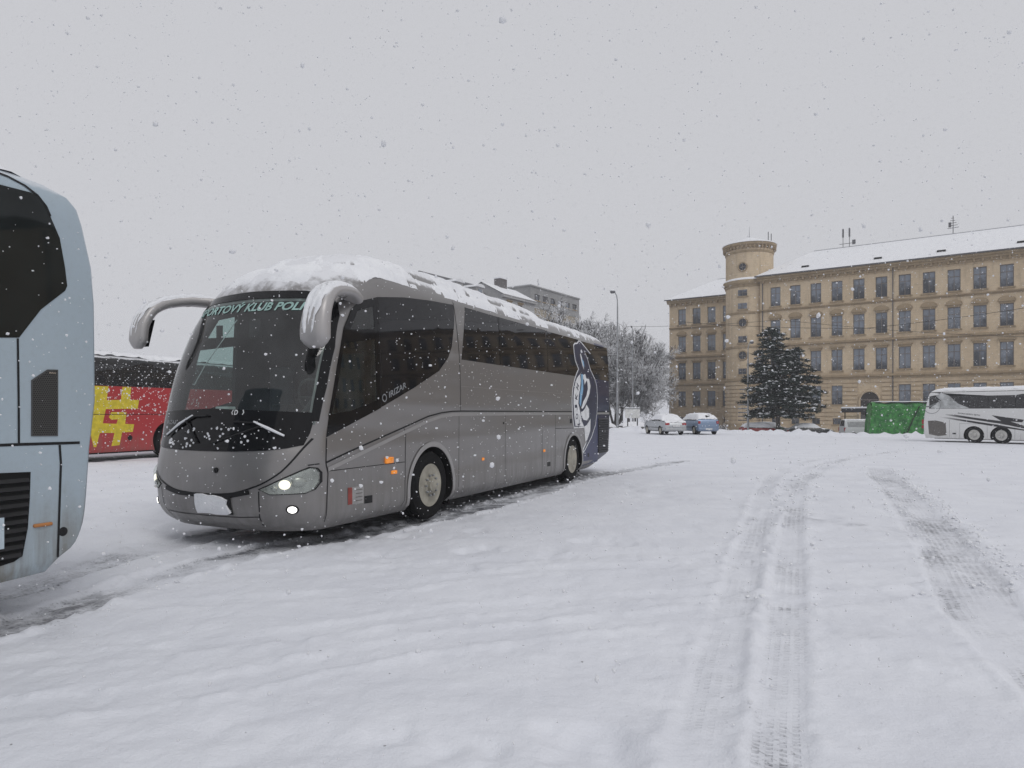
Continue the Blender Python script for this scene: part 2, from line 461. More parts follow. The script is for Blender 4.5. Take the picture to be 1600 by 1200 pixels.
def ground():
    ys = list(np.concatenate([-np.geomspace(1200, 6, 26), np.arange(-5.2, 1.2, .4)])); y = 1.2
    while y < 170: ys.append(y); y += max(.022, .0088 * y)
    ys += list(np.geomspace(175, 1500, 14))
    xs = [0.]; x = 0.
    while x < 90: x += max(.028, .0125 * (x - 1.2)); xs.append(x)
    xs += list(np.geomspace(96, 1400, 14)); xs = np.array(xs); xs = np.r_[-xs[:0:-1], xs]; ys = np.array(ys)
    X, Y = np.meshgrid(xs, ys, indexing='xy'); sh = X.shape; X = X.ravel(); Y = Y.ravel()
    near = np.exp(-np.maximum(0, Y - 5) / 14.)
    Z = base_h(X, Y)
    lump = N1.fbm(X * 1.6, Y * 1.6, 5, .55); fine = N2.fbm(X * 6.5 + 3, Y * 6.5, 4, .6)
    Z = Z + .019 * lump * (.6 + .6 * near) + .014 * fine * near
    kick = np.clip(N3.fbm(X * 2.1 + 40, Y * 2.1, 3, .5) - .12, 0, 1) * np.clip(N1(X * .35, Y * .35) + .25, 0, 1)
    Z = Z - .27 * kick * near
    wear_shade = np.zeros_like(X); along = np.zeros_like(X); cross = np.zeros_like(X); tread = np.zeros_like(X); flat = np.zeros_like(X)
    wav = N2.fbm(X * .8, Y * .8, 3)
    for P, hw, dep, grey, trd in TR:
        bb = (X > P[:, 0].min() - 1) & (X < P[:, 0].max() + 1) & (Y > P[:, 1].min() - 1) & (Y < P[:, 1].max() + 1)
        I = np.nonzero(bb)[0]
        if not len(I): continue
        px, py = X[I], Y[I]; best = np.full(len(I), 1e9); al = np.zeros(len(I)); cr = np.zeros(len(I)); u = 0.
        for a, b in zip(P[:-1], P[1:]):
            dx, dy = b - a; L = math.hypot(dx, dy); t = ((px - a[0]) * dx + (py - a[1]) * dy) / (L * L); tc = np.clip(t, 0, 1)
            dd = np.hypot(px - a[0] - tc * dx, py - a[1] - tc * dy); s = ((px - a[0]) * dy - (py - a[1]) * dx) / L
            k = dd < best; best[k] = dd[k]; al[k] = u + tc[k] * L; cr[k] = s[k]; u += L
        hwv = hw * (1 + .25 * wav[I])
        ins = 1 - smst(best, hwv - .05, hwv + .03)
        rim = np.exp(-((best - hwv - .05) / .05) ** 2)
        endf = smst(al, 0, .6) * (1 - smst(al, u - 1.5, u))
        Z[I] += (-dep * ins + dep * .7 * rim * np.clip(.7 + 2 * fine[I], 0, 2)) * endf
        wv = grey * ins * endf * np.clip(.75 + 1.1 * N1.fbm(al * .9 + hw * 50, cr * 3, 3), .15, 1.4)
        up = wv > wear_shade[I]
        wear_shade[I] = np.maximum(wear_shade[I], wv); flat[I] = np.maximum(flat[I], ins * endf)
        J = I[up & (ins > .02)]; kk = up & (ins > .02)
        along[J] = al[kk]; cross[J] = cr[kk]; tread[J] = trd
    # churned, half-dirty snow between the crossing tracks and where tyres spun
    for (cx, cyy, rx, ry, ang, a) in [(2.2, 6.0, .25, 1.9, -.32, .30), (4.6, 10.5, .5, 2.6, -.45, .38), (9.2, 15.5, 1.8, 3., -.5, .28), (-.6, 10.9, .5, .8, -.3, .3), (1.9, 16.6, .6, 1.6, -.3, .25),
                                   (-4.3, 5.0, .9, 1.6, -.2, .95), (-2.6, 9.6, 1.2, 2.4, -.4, .35), (27, 42, 5, 2, .2, .22), (12.2, 50, 3, 1.2, 0, .2)]:
        qx = (X - cx) * math.cos(ang) - (Y - cyy) * math.sin(ang); qy = (X - cx) * math.sin(ang) + (Y - cyy) * math.cos(ang)
        k = np.exp(-(qx / rx) ** 2 - (qy / ry) ** 2)
        wear_shade = np.maximum(wear_shade, a * k * np.clip(.5 + 2.2 * N2.fbm(X * 4, Y * 4, 3), 0, 1.5))
        Z += .022 * k * np.clip(N3.fbm(X * 7, Y * 7, 3) + .05, 0, 1) * (1 + near)
    # wet asphalt and the shade under the standing coaches, painted dark together
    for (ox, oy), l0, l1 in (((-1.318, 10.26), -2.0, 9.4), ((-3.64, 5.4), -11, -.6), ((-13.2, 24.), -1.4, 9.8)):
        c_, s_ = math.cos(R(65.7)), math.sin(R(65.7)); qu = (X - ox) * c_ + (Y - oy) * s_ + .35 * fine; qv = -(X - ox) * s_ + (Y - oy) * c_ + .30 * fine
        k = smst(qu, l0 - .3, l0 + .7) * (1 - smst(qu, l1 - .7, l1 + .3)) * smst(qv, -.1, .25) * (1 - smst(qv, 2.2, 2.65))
        wear_shade = np.maximum(wear_shade, k * np.clip(1.1 + .8 * fine, 0, 1.2)); Z -= .02 * k
    n0, n1 = sh; idx = np.arange(n0 * n1).reshape(sh)
    F = np.stack([idx[:-1, :-1].ravel(), idx[:-1, 1:].ravel(), idx[1:, 1:].ravel(), idx[1:, :-1].ravel()], 1)
    # shader: fresh snow over grey slush, wet asphalt and painted coach shade, tyre tread where a tyre went
    m, t, n, l = nodes('snowy_lot')
    def attr(nm):
        a = n.new('ShaderNodeAttribute'); a.attribute_name = nm; return a.outputs['Fac']
    W, A, Cc, T = attr('wear_shade'), attr('along'), attr('cross'), attr('tread')
    g1 = noise(t, 5, 6, .65); g2 = noise(t, 40, 4, .6)
    rib = ramp(t, mth(t, 'SINE', mth(t, 'MULTIPLY', Cc, 2 * math.pi / .062)), -.45, .25)
    ph = mth(t, 'MULTIPLY', mth(t, 'FLOOR', mth(t, 'MULTIPLY', Cc, 1 / .062)), 1.9)
    wob = mth(t, 'MULTIPLY', noise(t, 9, 4), 7.0)
    blk = ramp(t, mth(t, 'SINE', mth(t, 'ADD', mth(t, 'ADD', mth(t, 'MULTIPLY', A, 2 * math.pi / .048), ph), wob)), -.6, .5)
    trd = mth(t, 'MULTIPLY', mth(t, 'MULTIPLY', mth(t, 'MULTIPLY', rib, blk), T), ramp(t, noise(t, 2.2, 5, .7), .35, .62))
    amt = mth(t, 'MULTIPLY', W, mth(t, 'ADD', .55, mth(t, 'MULTIPLY', trd, .5)))
    amt = mth(t, 'MULTIPLY', amt, mth(t, 'ADD', .45, ramp(t, g1, .3, .7)), True)
    amt = mth(t, 'ADD', amt, mth(t, 'MULTIPLY', mth(t, 'MULTIPLY', ramp(t, g2, .56, .70), ramp(t, W, .12, .5)), .35), True)
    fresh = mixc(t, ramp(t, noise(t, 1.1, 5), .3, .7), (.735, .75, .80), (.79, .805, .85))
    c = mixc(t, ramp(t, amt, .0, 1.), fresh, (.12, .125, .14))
    # specks of grit
    gr = ramp(t, noise(t, 19, 2, .4), .765, .80)
    c = mixc(t, mth(t, 'MULTIPLY', gr, .75), c, (.10, .10, .10))
    hgt = mth(t, 'ADD', mth(t, 'ADD', noise(t, 14, 6, .62), mth(t, 'MULTIPLY', noise(t, 70, 3, .6), .3)), mth(t, 'MULTIPLY', mth(t, 'MULTIPLY', trd, ramp(t, W, .05, .3)), -.5))
    rgh = mth(t, 'SUBTRACT', .72, mth(t, 'MULTIPLY', amt, .35))
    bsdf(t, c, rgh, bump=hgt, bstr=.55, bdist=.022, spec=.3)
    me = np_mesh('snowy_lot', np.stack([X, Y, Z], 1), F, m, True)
    for nm, arr in (('wear_shade', wear_shade), ('along', along), ('cross', cross), ('tread', tread)):
        at = me.attributes.new(nm, 'FLOAT', 'POINT'); at.data.foreach_set('value', arr.astype(np.float32))
    o = add('ground', me); tag(o, 'snow-covered parking lot with grey tyre tracks', 'ground', kind='structure')
    return o
ground()
def gz(x, y): return float(base_h(np.array([x]), np.array([y]))[0])

def clods():
    """crumbs of churned snow thrown up beside the wheel tracks"""
    rs = np.random.default_rng(9); g = (1 + 5 ** .5) / 2; V = []; F = []
    o12 = np.array([(-1, g, 0), (1, g, 0), (-1, -g, 0), (1, -g, 0), (0, -1, g), (0, 1, g), (0, -1, -g), (0, 1, -g), (g, 0, -1), (g, 0, 1), (-g, 0, -1), (-g, 0, 1)]) / 1.9
    f20 = np.array([(0, 11, 5), (0, 5, 1), (0, 1, 7), (0, 7, 10), (0, 10, 11), (1, 5, 9), (5, 11, 4), (11, 10, 2), (10, 7, 6), (7, 1, 8), (3, 9, 4), (3, 4, 2), (3, 2, 6), (3, 6, 8), (3, 8, 9), (4, 9, 5), (2, 4, 11), (6, 2, 10), (8, 6, 7), (9, 8, 1)])
    for ti, n in ((0, 130), (1, 300), (2, 90), (3, 320), (4, 240), (9, 260), (10, 120)):
        P, hw = TR[ti][0], TR[ti][1]
        for _ in range(n):
            k = rs.integers(0, len(P) - 1); p = P[k] + (P[k + 1] - P[k]) * rs.random(); t = P[k + 1] - P[k]; t = t / np.linalg.norm(t)
            off = (hw + abs(rs.normal(.03, .10))) * rs.choice([-1, 1], p=[.3, .7]); x, y = p[0] + t[1] * off, p[1] - t[0] * off
            if y < 5.5 and rs.random() < .75: continue
            r = (.45 if y < 6 else .8) * rs.uniform(.006, .017) * rs.choice([1, 1.7], p=[.85, .15]) * (1 + min(1, y / 14)); z = gz(x, y) + r * .15
            F += [tuple(len(V) + i for i in f) for f in f20]; V += [tuple(q) for q in o12 * r * rs.uniform(.6, 1.3, (12, 1)) * np.array((1.2, 1, .7)) + np.array((x, y, z))]
    o = add('snow_crumbs', np_mesh('snow_crumbs', V, F, SNOW, True)); tag(o, 'crumbs of churned snow along the tyre tracks', 'snow', kind='stuff')
clods()

# ------------------------------------------------------------------ vehicle shells
def shell(levels, sf, sj, sr, sjr, ins, VW, pf=lambda z: 2.5, pr=lambda z: 4., nf=40, ns=60, nr=20, rise=None):
    """closed body: rounded plan outlines stacked over height; x runs rearwards, the near side is y = 0"""
    vc = VW / 2; rings = []
    for z in levels:
        hw = vc - ins(z); ring = []
        for k in range(nf):                                     # nose, near side to far side
            a = math.pi * (k + .5) / nf; wv = -math.cos(a); wv = math.copysign(abs(wv) ** .8, wv); tt = max(0, 1 - abs(wv) ** pf(z)) ** .5
            ring.append((sj(z) - (sj(z) - sf(z)) * tt, vc + wv * hw))
        a0, a1 = sj(z), sjr(z)
        for k in range(ns + 1): ring.append((a0 + (a1 - a0) * k / ns, vc + hw))
        for k in range(nr):
            a = math.pi * (k + .5) / nr; wv = math.cos(a); wv = math.copysign(abs(wv) ** .7, wv); tt = max(0, 1 - abs(wv) ** pr(z)) ** .5
            ring.append((sjr(z) + (sr(z) - sjr(z)) * tt, vc + wv * hw))
        for k in range(ns + 1): ring.append((a1 + (a0 - a1) * k / ns, vc - hw))
        rings.append([(x, y, z + (rise(x, z) if rise else 0)) for x, y in ring])
    b = MB(); b.loft(rings, True, True); return b

def arch_cutter(s, z, r, y0, y1, n=40):
    b = MB(); b.lathe([(r, y0), (r, y1)], 'y', n, (s, 0, z)); o = b.build('arch_cut', WELL); return o

def wheel(parent, s, y, r=.51, width=.30, rim_r=.31, style='front', rimmat=None, z=None, face=-1):
    """tyre with its rim; face -1 looks to -y"""
    rimmat = rimmat or RIMM; z = r if z is None else z; f = face
    t = MB(); hw = width / 2
    t.lathe([(rim_r - .02, hw * .8), (rim_r + .03, hw), (r * .86, hw * 1.04), (r * .97, hw * .9), (r, hw * .7), (r * 1.0, hw * .25), (r * .985, hw * .22), (r * .985, hw * .18), (r, hw * .15), (r, -hw * .15), (r * .985, -hw * .18), (r * .985, -hw * .22), (r, -hw * .25), (r, -hw * .7), (r * .97, -hw * .9), (r * .86, -hw * 1.04), (rim_r + .03, -hw), (rim_r - .02, -hw * .8)], 'y', 48)
    w = t.build('wheel', RUBBER, parent, smooth=35, loc=(s, y + -f * hw, z))
    m = MB()
    o = f * hw
    if style == 'front':
        prof = [(rim_r + .012, o * .98), (rim_r - .005, o * 1.0), (rim_r - .035, o * .72), (rim_r - .06, o * .66), (.165, o * .80), (.15, o * 1.0), (.14, o * 1.04), (.10, o * 1.05), (.095, o * 1.35), (.07, o * 1.42), (.01, o * 1.42)]
    elif style == 'rear':
        prof = [(rim_r + .012, o * .98), (rim_r - .005, o * 1.0), (rim_r - .03, o * .62), (rim_r - .07, o * .5), (.19, o * .30), (.17, o * .30), (.15, o * .52), (.11, o * .60), (.01, o * .62)]
    else:
        prof = [(rim_r + .01, o * .98), (rim_r - .01, o * 1.0), (rim_r - .04, o * .85), (rim_r * .45, o * .95), (.03, o * .98), (.005, o * .98)]
    m.lathe(prof, 'y', 40)
    rim = m.build('rim', rimmat, w, smooth=40)
    if style in ('front', 'rear'):
        nn = MB(); ys = o * (1.05 if style == 'front' else .5)
        for k in range(10):
            a = 2 * math.pi * k / 10; c, q = .155 * math.cos(a), .155 * math.sin(a)
            nn.lathe([(.017, ys), (.017, ys + f * .03), (.009, ys + f * .036)], 'y', 6, (c, 0, q))
        tag(nn.build('wheel_nuts', MATS['galvanised_steel'] if style == 'front' else rimmat, w), kind='stuff')
        h = MB(); rr = (.235 if style == 'front' else .235); yh = o * (.755 if style == 'front' else .5)
        for k in range(10):
            a = 2 * math.pi * (k + .5) / 10; c, q = rr * math.cos(a), rr * math.sin(a)
            h.lathe([(.032, yh), (.032, yh + f * .012)], 'y', 10, (c, 0, q))
        tag(h.build('hand_holes', BLACK, w), kind='stuff')
    return w

# ------------------------------------------------------------------ the silver coach
D_ANG = R(90 - 24.3)
BUS_O = (-1.318, 10.26, 0)
VW = 2.55; VC = VW / 2
inset = herm([.2, .3, .42, 1.65, 2.2, 2.8, 3.35, 3.45, 3.55, 3.62, 3.68, 3.72, 3.75, 3.765], [.12, .03, 0, 0, .012, .04, .087, .12, .18, .26, .38, .55, .8, 1.05])
sfront = herm([.2, .32, .5, .8, 1.2, 1.6, 2.0, 2.5, 3.0, 3.2, 3.35, 3.45, 3.55, 3.62, 3.68, 3.72, 3.75, 3.765], [-2.5, -2.68, -2.79, -2.82, -2.78, -2.69, -2.58, -2.38, -2.12, -1.99, -1.86, -1.72, -1.52, -1.34, -1.12, -.86, -.5, -.2])
sjf = herm([.2, .5, 1.3, 1.8, 2.2, 2.65, 2.95, 3.2, 3.35, 3.5, 3.62, 3.72, 3.765], [-2.0, -2.1, -2.11, -2.03, -1.91, -1.72, -1.50, -1.2, -.98, -.7, -.4, 0, .5])
srear = herm([.2, .6, 1.2, 2.0, 2.6, 3.0, 3.4, 3.55, 3.68, 3.75, 3.765], [9.75, 9.86, 9.94, 9.97, 9.97, 9.9, 9.78, 9.6, 9.2, 8.6, 8.2])
sjrear = lambda z: srear(z) - .30
pfront = lambda z: 3.3 - .8 * float(smst(np.array(z), .85, 1.35))
rise_b = lambda x, z: .26 * float(smst(np.array(x), 7.9, 9.9)) * max(0, 1 - (z - .2) / 1.0)

def side(s, z, off=0.): return Vector((s, inset(z) - off, z))
def fside(s, z, off=0.): return Vector((s, VW - inset(z) + off, z))
def fs(v, z):
    hw = VC - inset(z); w_ = max(-.999, min(.999, (v - VC) / hw)); tt = max(0, 1 - abs(w_) ** pfront(z)) ** .5
    return sjf(z) - (sjf(z) - sfront(z)) * tt
def front(v, z, off=0.):
    p = Vector((fs(v, z), v, z))
    a = Vector((fs(v + .01, z) - fs(v - .01, z), .02, 0)); b = Vector((fs(v, z + .01) - fs(v, z - .01), 0, .02))
    n = b.cross(a); n.normalize()
    if n.x > 0: n = -n
    return p + n * off

def silver_coach():
    T = empty('coach', BUS_O, D_ANG, 'silver grey coach with snow on its roof, headlights on and dark blue tail', 'bus')
    def livery(t, x, y, z, col):
        m1 = mth(t, 'MULTIPLY', mth(t, 'GREATER_THAN', x, 8.60), mth(t, 'LESS_THAN', z, 3.42))
        m2 = mth(t, 'GREATER_THAN', x, 9.93)
        return mixc(t, mth(t, 'MAXIMUM', m1, m2), col, (.022, .028, .085))
    SIL = paint('silver_paint', (.265, .255, .25), .62, .30, dirt=.6, dirt_col=(.15, .145, .14), dirt_top=1.0, coat=.15, snow=.88, extra=livery, wave=.8)
    SILP = paint('silver_trim', (.36, .35, .345), .5, .34, dirt=.2, dirt_top=.3, coat=.15, snow=0)
    SILM = paint('mirror_paint', (.40, .385, .38), .3, .38, dirt=.1, dirt_top=.0, coat=.1, snow=.9)
    lev = [.2, .235, .28, .32, .38, .45, .55, .7, .85, 1.0, 1.15, 1.3, 1.5, 1.65, 1.8, 2.0, 2.2, 2.4, 2.6, 2.8, 2.95, 3.1, 3.2, 3.3, 3.38, 3.45, 3.51, 3.56, 3.6, 3.64, 3.68, 3.705, 3.725, 3.742, 3.756, 3.765]
    sh = shell(lev, sfront, sjf, srear, sjrear, inset, VW, pfront, rise=rise_b)
    body = sh.build('body', SIL)
    # hollow cab and saloon
    k = .06
    inn = shell([1.16, 1.6, 2.0, 2.4, 2.8, 3.1, 3.3, 3.4, 3.46], lambda z: sfront(z) + k, lambda z: sjf(z) + k, lambda z: srear(z) - k, lambda z: sjrear(z) - k, lambda z: inset(z) + k, VW, pfront).build('void', DARKIN)
    boolean(body, inn)
    for s0, r in ((.28, .62), (6.72, .60)):
        for y0, y1 in ((-.2, .62), (VW - .62, VW + .2)): boolean(body, arch_cutter(s0, .47, r, y0, y1))
    # windscreen opening, seen from ahead
    scr = [(.10, 1.52), (.10, 1.9), (.115, 2.4), (.16, 2.8), (.24, 2.93), (.5, 2.985), (VC, 3.0), (VW - .5, 2.985), (VW - .24, 2.93), (VW - .16, 2.8), (VW - .115, 2.4), (VW - .10, 1.9), (VW - .10, 1.52), (2.0, 1.575), (VC, 1.60), (.55, 1.575)]
    b = MB(); b.loft([[(x, v, z) for v, z in scr] for x in (-3.4, -1.62)]); boolean(body, b.build('cut', BLACK))
    drv = [(-2.05, 1.56), (-1.90, 2.08), (-1.80, 2.46), (-1.14, 2.58), (-1.16, 1.74), (-1.70, 1.60)]
    qtr = [(-1.68, 2.63), (-1.49, 2.92), (-1.13, 3.02), (-1.15, 2.70)]
    for poly in (drv, qtr):
        for y0, y1 in ((-.15, .22), (VW - .22, VW + .15)):
            b = MB(); b.loft([[(s, y, z) for s, z in poly] for y in (y0, y1)]); boolean(body, b.build('cut', BLACK))
    body.data.shade_smooth(); body.data.set_sharp_from_angle(angle=R(32)); body.parent = T
    # --- glass
    patch('windscreen', [(.055, 1.46), (.05, 1.9), (.07, 2.4), (.115, 2.83), (.21, 2.97), (.5, 3.03), (VC, 3.045), (VW - .5, 3.03), (VW - .21, 2.97), (VW - .115, 2.83), (VW - .07, 2.4), (VW - .05, 1.9), (VW - .055, 1.46), (2.0, 1.52), (VC, 1.55), (.55, 1.52)], front, WSCREEN, T, off=.006, step=.10)
    lower = [(.055, 1.60), (.08, 1.36), (.115, 1.225), (.25, 1.19), (.45, 1.165), (.85, 1.15), (VC, 1.148), (1.7, 1.15), (2.1, 1.165), (2.3, 1.19), (2.435, 1.225), (2.47, 1.36), (2.495, 1.60), (2.0, 1.625), (VC, 1.65), (.55, 1.625)]
    patch('windscreen_mask', lower, front, GLOSSB, T, off=.009, step=.1)
    hdr = [(.19, 2.90), (.27, 2.975), (.5, 3.02), (VC, 3.04), (2.05, 3.02), (2.28, 2.975), (2.36, 2.90), (2.40, 2.96), (2.33, 3.06), (2.05, 3.12), (VC, 3.145), (.5, 3.12), (.22, 3.06), (.15, 2.96)]
    patch('header_band', hdr, front, GLOSSB, T, off=.010, step=.1)
    for sg in (0, 1):
        fl = (lambda v: VW - v) if sg else (lambda v: v)
        st = [(.035, 1.5), (.025, 1.9), (.04, 2.4), (.085, 2.8), (.15, 2.98), (.20, 2.94), (.14, 2.78), (.10, 2.4), (.082, 1.9), (.085, 1.5)]
        patch('windscreen_edge', [(fl(v), z) for v, z in st], front, GLOSSB, T, off=.010, step=.1)
    big = [(-2.159, 1.311), (-2.10, 1.614), (-1.945, 2.183), (-1.79, 2.654), (-1.611, 2.92), (-1.451, 3.03), (-.988, 3.163), (-.393, 3.244), (.27, 3.301), (1.06, 3.345), (1.09, 3.33), (1.06, 3.048), (.93, 2.649), (.80, 2.469), (.506, 2.246), (-.191, 1.973), (-1.086, 1.656)]
    cab = [(-2.159, 1.311), (-2.10, 1.614), (-1.945, 2.183), (-1.79, 2.654), (-1.611, 2.92), (-1.451, 3.03), (-1.05, 3.147), (-1.05, 1.665)]
    sal = [(-1.04, 1.675), (-1.04, 3.15), (-.393, 3.244), (.27, 3.301), (1.06, 3.345), (1.09, 3.33), (1.06, 3.048), (.93, 2.649), (.80, 2.469), (.506, 2.246), (-.191, 1.973)]
    def ring_poly(outer, hole_list): return outer
    for sd, fm in ((0, side), (1, fside)):
        patch('saloon_window', sal, fm, DWIN, T, off=.004)
        # black surround of the cab windows: four strips round two panes
        surround = [[(-2.159, 1.311), (-2.11, 1.58), (-1.70, 1.625), (-1.16, 1.76), (-1.05, 1.76), (-1.05, 1.665)],
                    [(-2.12, 1.56), (-1.945, 2.183), (-1.79, 2.654), (-1.611, 2.92), (-1.451, 3.03), (-1.44, 2.93), (-1.50, 2.90), (-1.69, 2.62), (-1.81, 2.44), (-1.91, 2.06), (-2.06, 1.565)],
                    [(-1.46, 3.03), (-1.05, 3.147), (-1.05, 3.03), (-1.14, 3.01), (-1.48, 2.91)],
                    [(-1.15, 1.75), (-1.05, 1.75), (-1.05, 3.04), (-1.15, 3.02)],
                    [(-1.83, 2.455), (-1.14, 2.575), (-1.14, 2.71), (-1.70, 2.64)]]
        for q in surround: patch('window_surround', q, fm, GLOSSB, T, off=.005)
        patch('cab_window', [(-2.1, 1.54), (-1.93, 2.08), (-1.82, 2.48), (-1.12, 2.60), (-1.12, 1.72), (-1.70, 1.58)], fm, SCREEN2, T, off=.002)
        patch('quarter_window', [(-1.70, 2.61), (-1.50, 2.94), (-1.11, 3.04), (-1.11, 2.68)], fm, SCREEN2, T, off=.002)
        ws = [1.235, 2.765, 5.13, 7.42, 9.72]
        for i in range(4):
            a, c_ = ws[i] + .012, ws[i + 1] - .012
            ta, tb = (.235 if i == 0 else 0), (.05 if i == 3 else 0)
            patch('side_window', [(a, 2.47), (c_, 2.47), (c_ + tb * .3, 3.375 if i else 3.36), (a + ta, 3.36)], fm, DWIN, T, off=.003 + .001 * (i % 2), step=.25)
        ribbon('window_bar', [(2.765, 2.48), (2.785, 3.36)], .07, fm, GLOSSB, T, off=.0065)
        ribbon('window_bar', [(5.13, 2.48), (5.19, 3.37)], .07, fm, GLOSSB, T, off=.0065)
        # seams and trim
        SEAM = MATS['black_trim']
        ribbon('waist_seam', [(-2.16, 1.01), (-1.732, 1.115), (-.52, 1.39), (.158, 1.546), (.55, 1.60), (.889, 1.623), (1.2, 1.628), (9.65, 1.628)], .022, fm, SEAM, T)
        ribbon('waist_strip', [(-2.13, .925), (-1.0, 1.20), (.158, 1.48), (.55, 1.545), (.95, 1.575), (9.65, 1.585)], .05, fm, SILP, T, off=.006)
        ribbon('panel_seam', [(1.09, 3.37), (1.17, 2.6), (1.18, 2.2), (1.165, 1.64)], .014, fm, SEAM, T)
        ribbon('panel_seam', [(1.09, 3.37), (1.02, 3.5), (.92, 3.6)], .012, fm, SEAM, T)
        ribbon('panel_seam', [(-2.155, 1.30), (-2.165, 1.0), (-2.13, .88), (-2.165, .3)], .014, fm, SEAM, T)
        ribbon('panel_seam', [(-.50, 1.39), (-.45, 1.32), (-.47, .36), (-.52, .29)], .012, fm, SEAM, T)
        ribbon('panel_seam', [(-2.12, .905), (-.96, .908), (-.47, .908)], .009, fm, SEAM, T)
        ribbon('panel_seam', [(1.12, 1.6), (1.10, .28)], .008, fm, SEAM, T)
        ribbon('panel_seam', [(4.73, 1.25), (4.73, .3)], .012, fm, SEAM, T)
        ribbon('panel_seam', [(5.51, 1.6), (5.50, .3)], .012, fm, SEAM, T)
        ribbon('panel_seam', [(5.51, 1.255), (7.40, 1.235)], .012, fm, SEAM, T)
        ribbon('panel_seam', [(2.9, 1.6), (2.9, .28)], .008, fm, SEAM, T)
        ribbon('panel_seam', [(1.2, 2.03), (6.6, 2.03)], .006, fm, SILP, T, off=.004)
        for c_, r in ((.28, .66), (6.72, .64)):
            ribbon('arch_lip', [(c_ + r * math.cos(a), .47 + r * math.sin(a)) for a in np.linspace(R(-18), R(198), 36)], .075, fm, SILP, T, off=.012)
        if sd == 0:
            patch('information_plate', [(-1.755, .455), (-1.435, .445), (-1.435, .662), (-1.755, .67)], fm, WHITEP and plain('plate_grey', (.30, .295, .29), .5), T, off=.004)
            patch('plate_stripe', [(-1.755, .456), (-1.67, .454), (-1.67, .666), (-1.755, .67)], fm, plain('dull_red', (.25, .045, .035), .5), T, off=.006)
            for q in range(4): ribbon('plate_line', [(-1.60, .49 + q * .045), (-1.46, .488 + q * .045)], .010, fm, plain('plate_print', (.12, .1, .1), .5), T, off=.006)
            patch('flap', [(-1.41, .432), (-1.245, .428), (-1.245, .525), (-1.41, .528)], fm, BLACK, T, off=.006)
            for (a0, a1, z0, z1) in ((-.96, -.785, .915, 1.0),): 
                b = MB(); b.box(a0, a1, -.035, .01, z0, z1); b.build('side_indicator', AMBER, T, bevel=.012)
            b = MB(); b.box(-.81, -.68, -.02, .01, .76, .81); b.build('side_marker', AMBER, T, bevel=.01)
            b = MB(); b.box(1.94, 2.02, -.014, .01, .775, .825); b.build('side_marker', AMBER, T, bevel=.008)
            b = MB(); b.box(4.80, 4.90, -.012, .01, .775, .83); b.build('side_marker', AMBER, T, bevel=.006)
            patch('flap', [(5.03, .46), (5.20, .455), (5.20, .548), (5.03, .552)], fm, BLACK, T, off=.006)
            patch('flap', [(6.46, 1.36), (6.60, 1.36), (6.60, 1.46), (6.46, 1.46)], fm, BLACK, T, off=.006)
            patch('lock', [(2.80, 1.39), (2.84, 1.39), (2.84, 1.43), (2.80, 1.43)], fm, BLACK, T, off=.006)
            patch('flap', [(7.75, .50), (7.87, .50), (7.87, .60), (7.75, .60)], fm, BLACK, T, off=.006)
            lettering('maker_lettering', 'IRIZAR', (-.86, 1.80), (.94, .34), (-.05, 1), .085, .46, fm, plain('grey_print', (.22, .23, .24), .4), T, off=.0065)
            b = MB(); Rr = .055
            for k_ in range(16):
                a = 2 * math.pi * k_ / 16; a2 = 2 * math.pi * (k_ + 1) / 16
                b.face([fm(-.97 + q * math.cos(x), 1.80 + q * math.sin(x), .0065) for q, x in ((Rr, a), (Rr, a2), (Rr * .72, a2), (Rr * .72, a))])
            b.build('maker_badge', MATS['grey_print'], T)
    # engine louvre
    BLUEL = plain('louvre_slat', (.035, .036, .045), .5)
    patch('engine_louvre', [(8.60, .55), (9.52, .545), (9.60, 1.465), (8.62, 1.46)], side, BLACK, T, off=.005)
    for q in range(15):
        z = .585 + q * .06
        b = MB(); x0, x1 = 8.62 + .0002 * q, 9.53 + .0045 * q
        y_ = inset(z)
        b.face([(x0, y_ - .008, z + .03), (x1, y_ - .008, z + .03), (x1, y_ - .035, z), (x0, y_ - .035, z)])
        b.face([(x0, y_ - .008, z - .006), (x1, y_ - .008, z - .006), (x1, y_ - .035, z), (x0, y_ - .035, z)])
        b.build('louvre_slat', BLUEL, T)
    # --- emblem on the near side
    E = [(7.131, 2.654), (6.93, 2.85), (6.885, 3.039), (6.889, 3.213), (7.0, 3.275), (7.12, 3.283), (7.193, 3.30), (7.347, 3.372), (7.509, 3.345), (8.20, 3.10), (7.70, 3.12), (7.90, 2.96), (8.098, 2.695), (8.433, 2.469), (8.56, 2.3), (8.60, 2.0), (8.56, 1.691), (8.416, 1.287), (8.088, .981), (7.60, .70), (7.40, .60), (7.40, .72), (7.62, .86), (7.60, 1.235), (6.73, 1.235), (6.64, 1.46), (6.601, 1.682), (6.595, 1.85), (6.611, 1.996), (6.68, 2.2), (6.804, 2.37), (6.95, 2.52)]
    def shrink(P, d):
        out = []; n = len(P); ar = sum(P[i][0] * P[(i + 1) % n][1] - P[(i + 1) % n][0] * P[i][1] for i in range(n))
        sg = 1 if ar > 0 else -1
        for i in range(n):
            a, b_, c_ = np.array(P[i - 1]), np.array(P[i]), np.array(P[(i + 1) % n])
            t1 = (b_ - a) / np.linalg.norm(b_ - a); t2 = (c_ - b_) / np.linalg.norm(c_ - b_)
            n1 = np.array((-t1[1], t1[0])) * sg; n2 = np.array((-t2[1], t2[0])) * sg
            m_ = n1 + n2; l_ = np.linalg.norm(m_); m_ = n1 if l_ < .3 else m_ / l_
            out.append(tuple(b_ + m_ * d / max(.5, float(m_ @ n1))))
        return out
    BLUEV = plain('dark_blue_vinyl', (.022, .028, .085), .35)
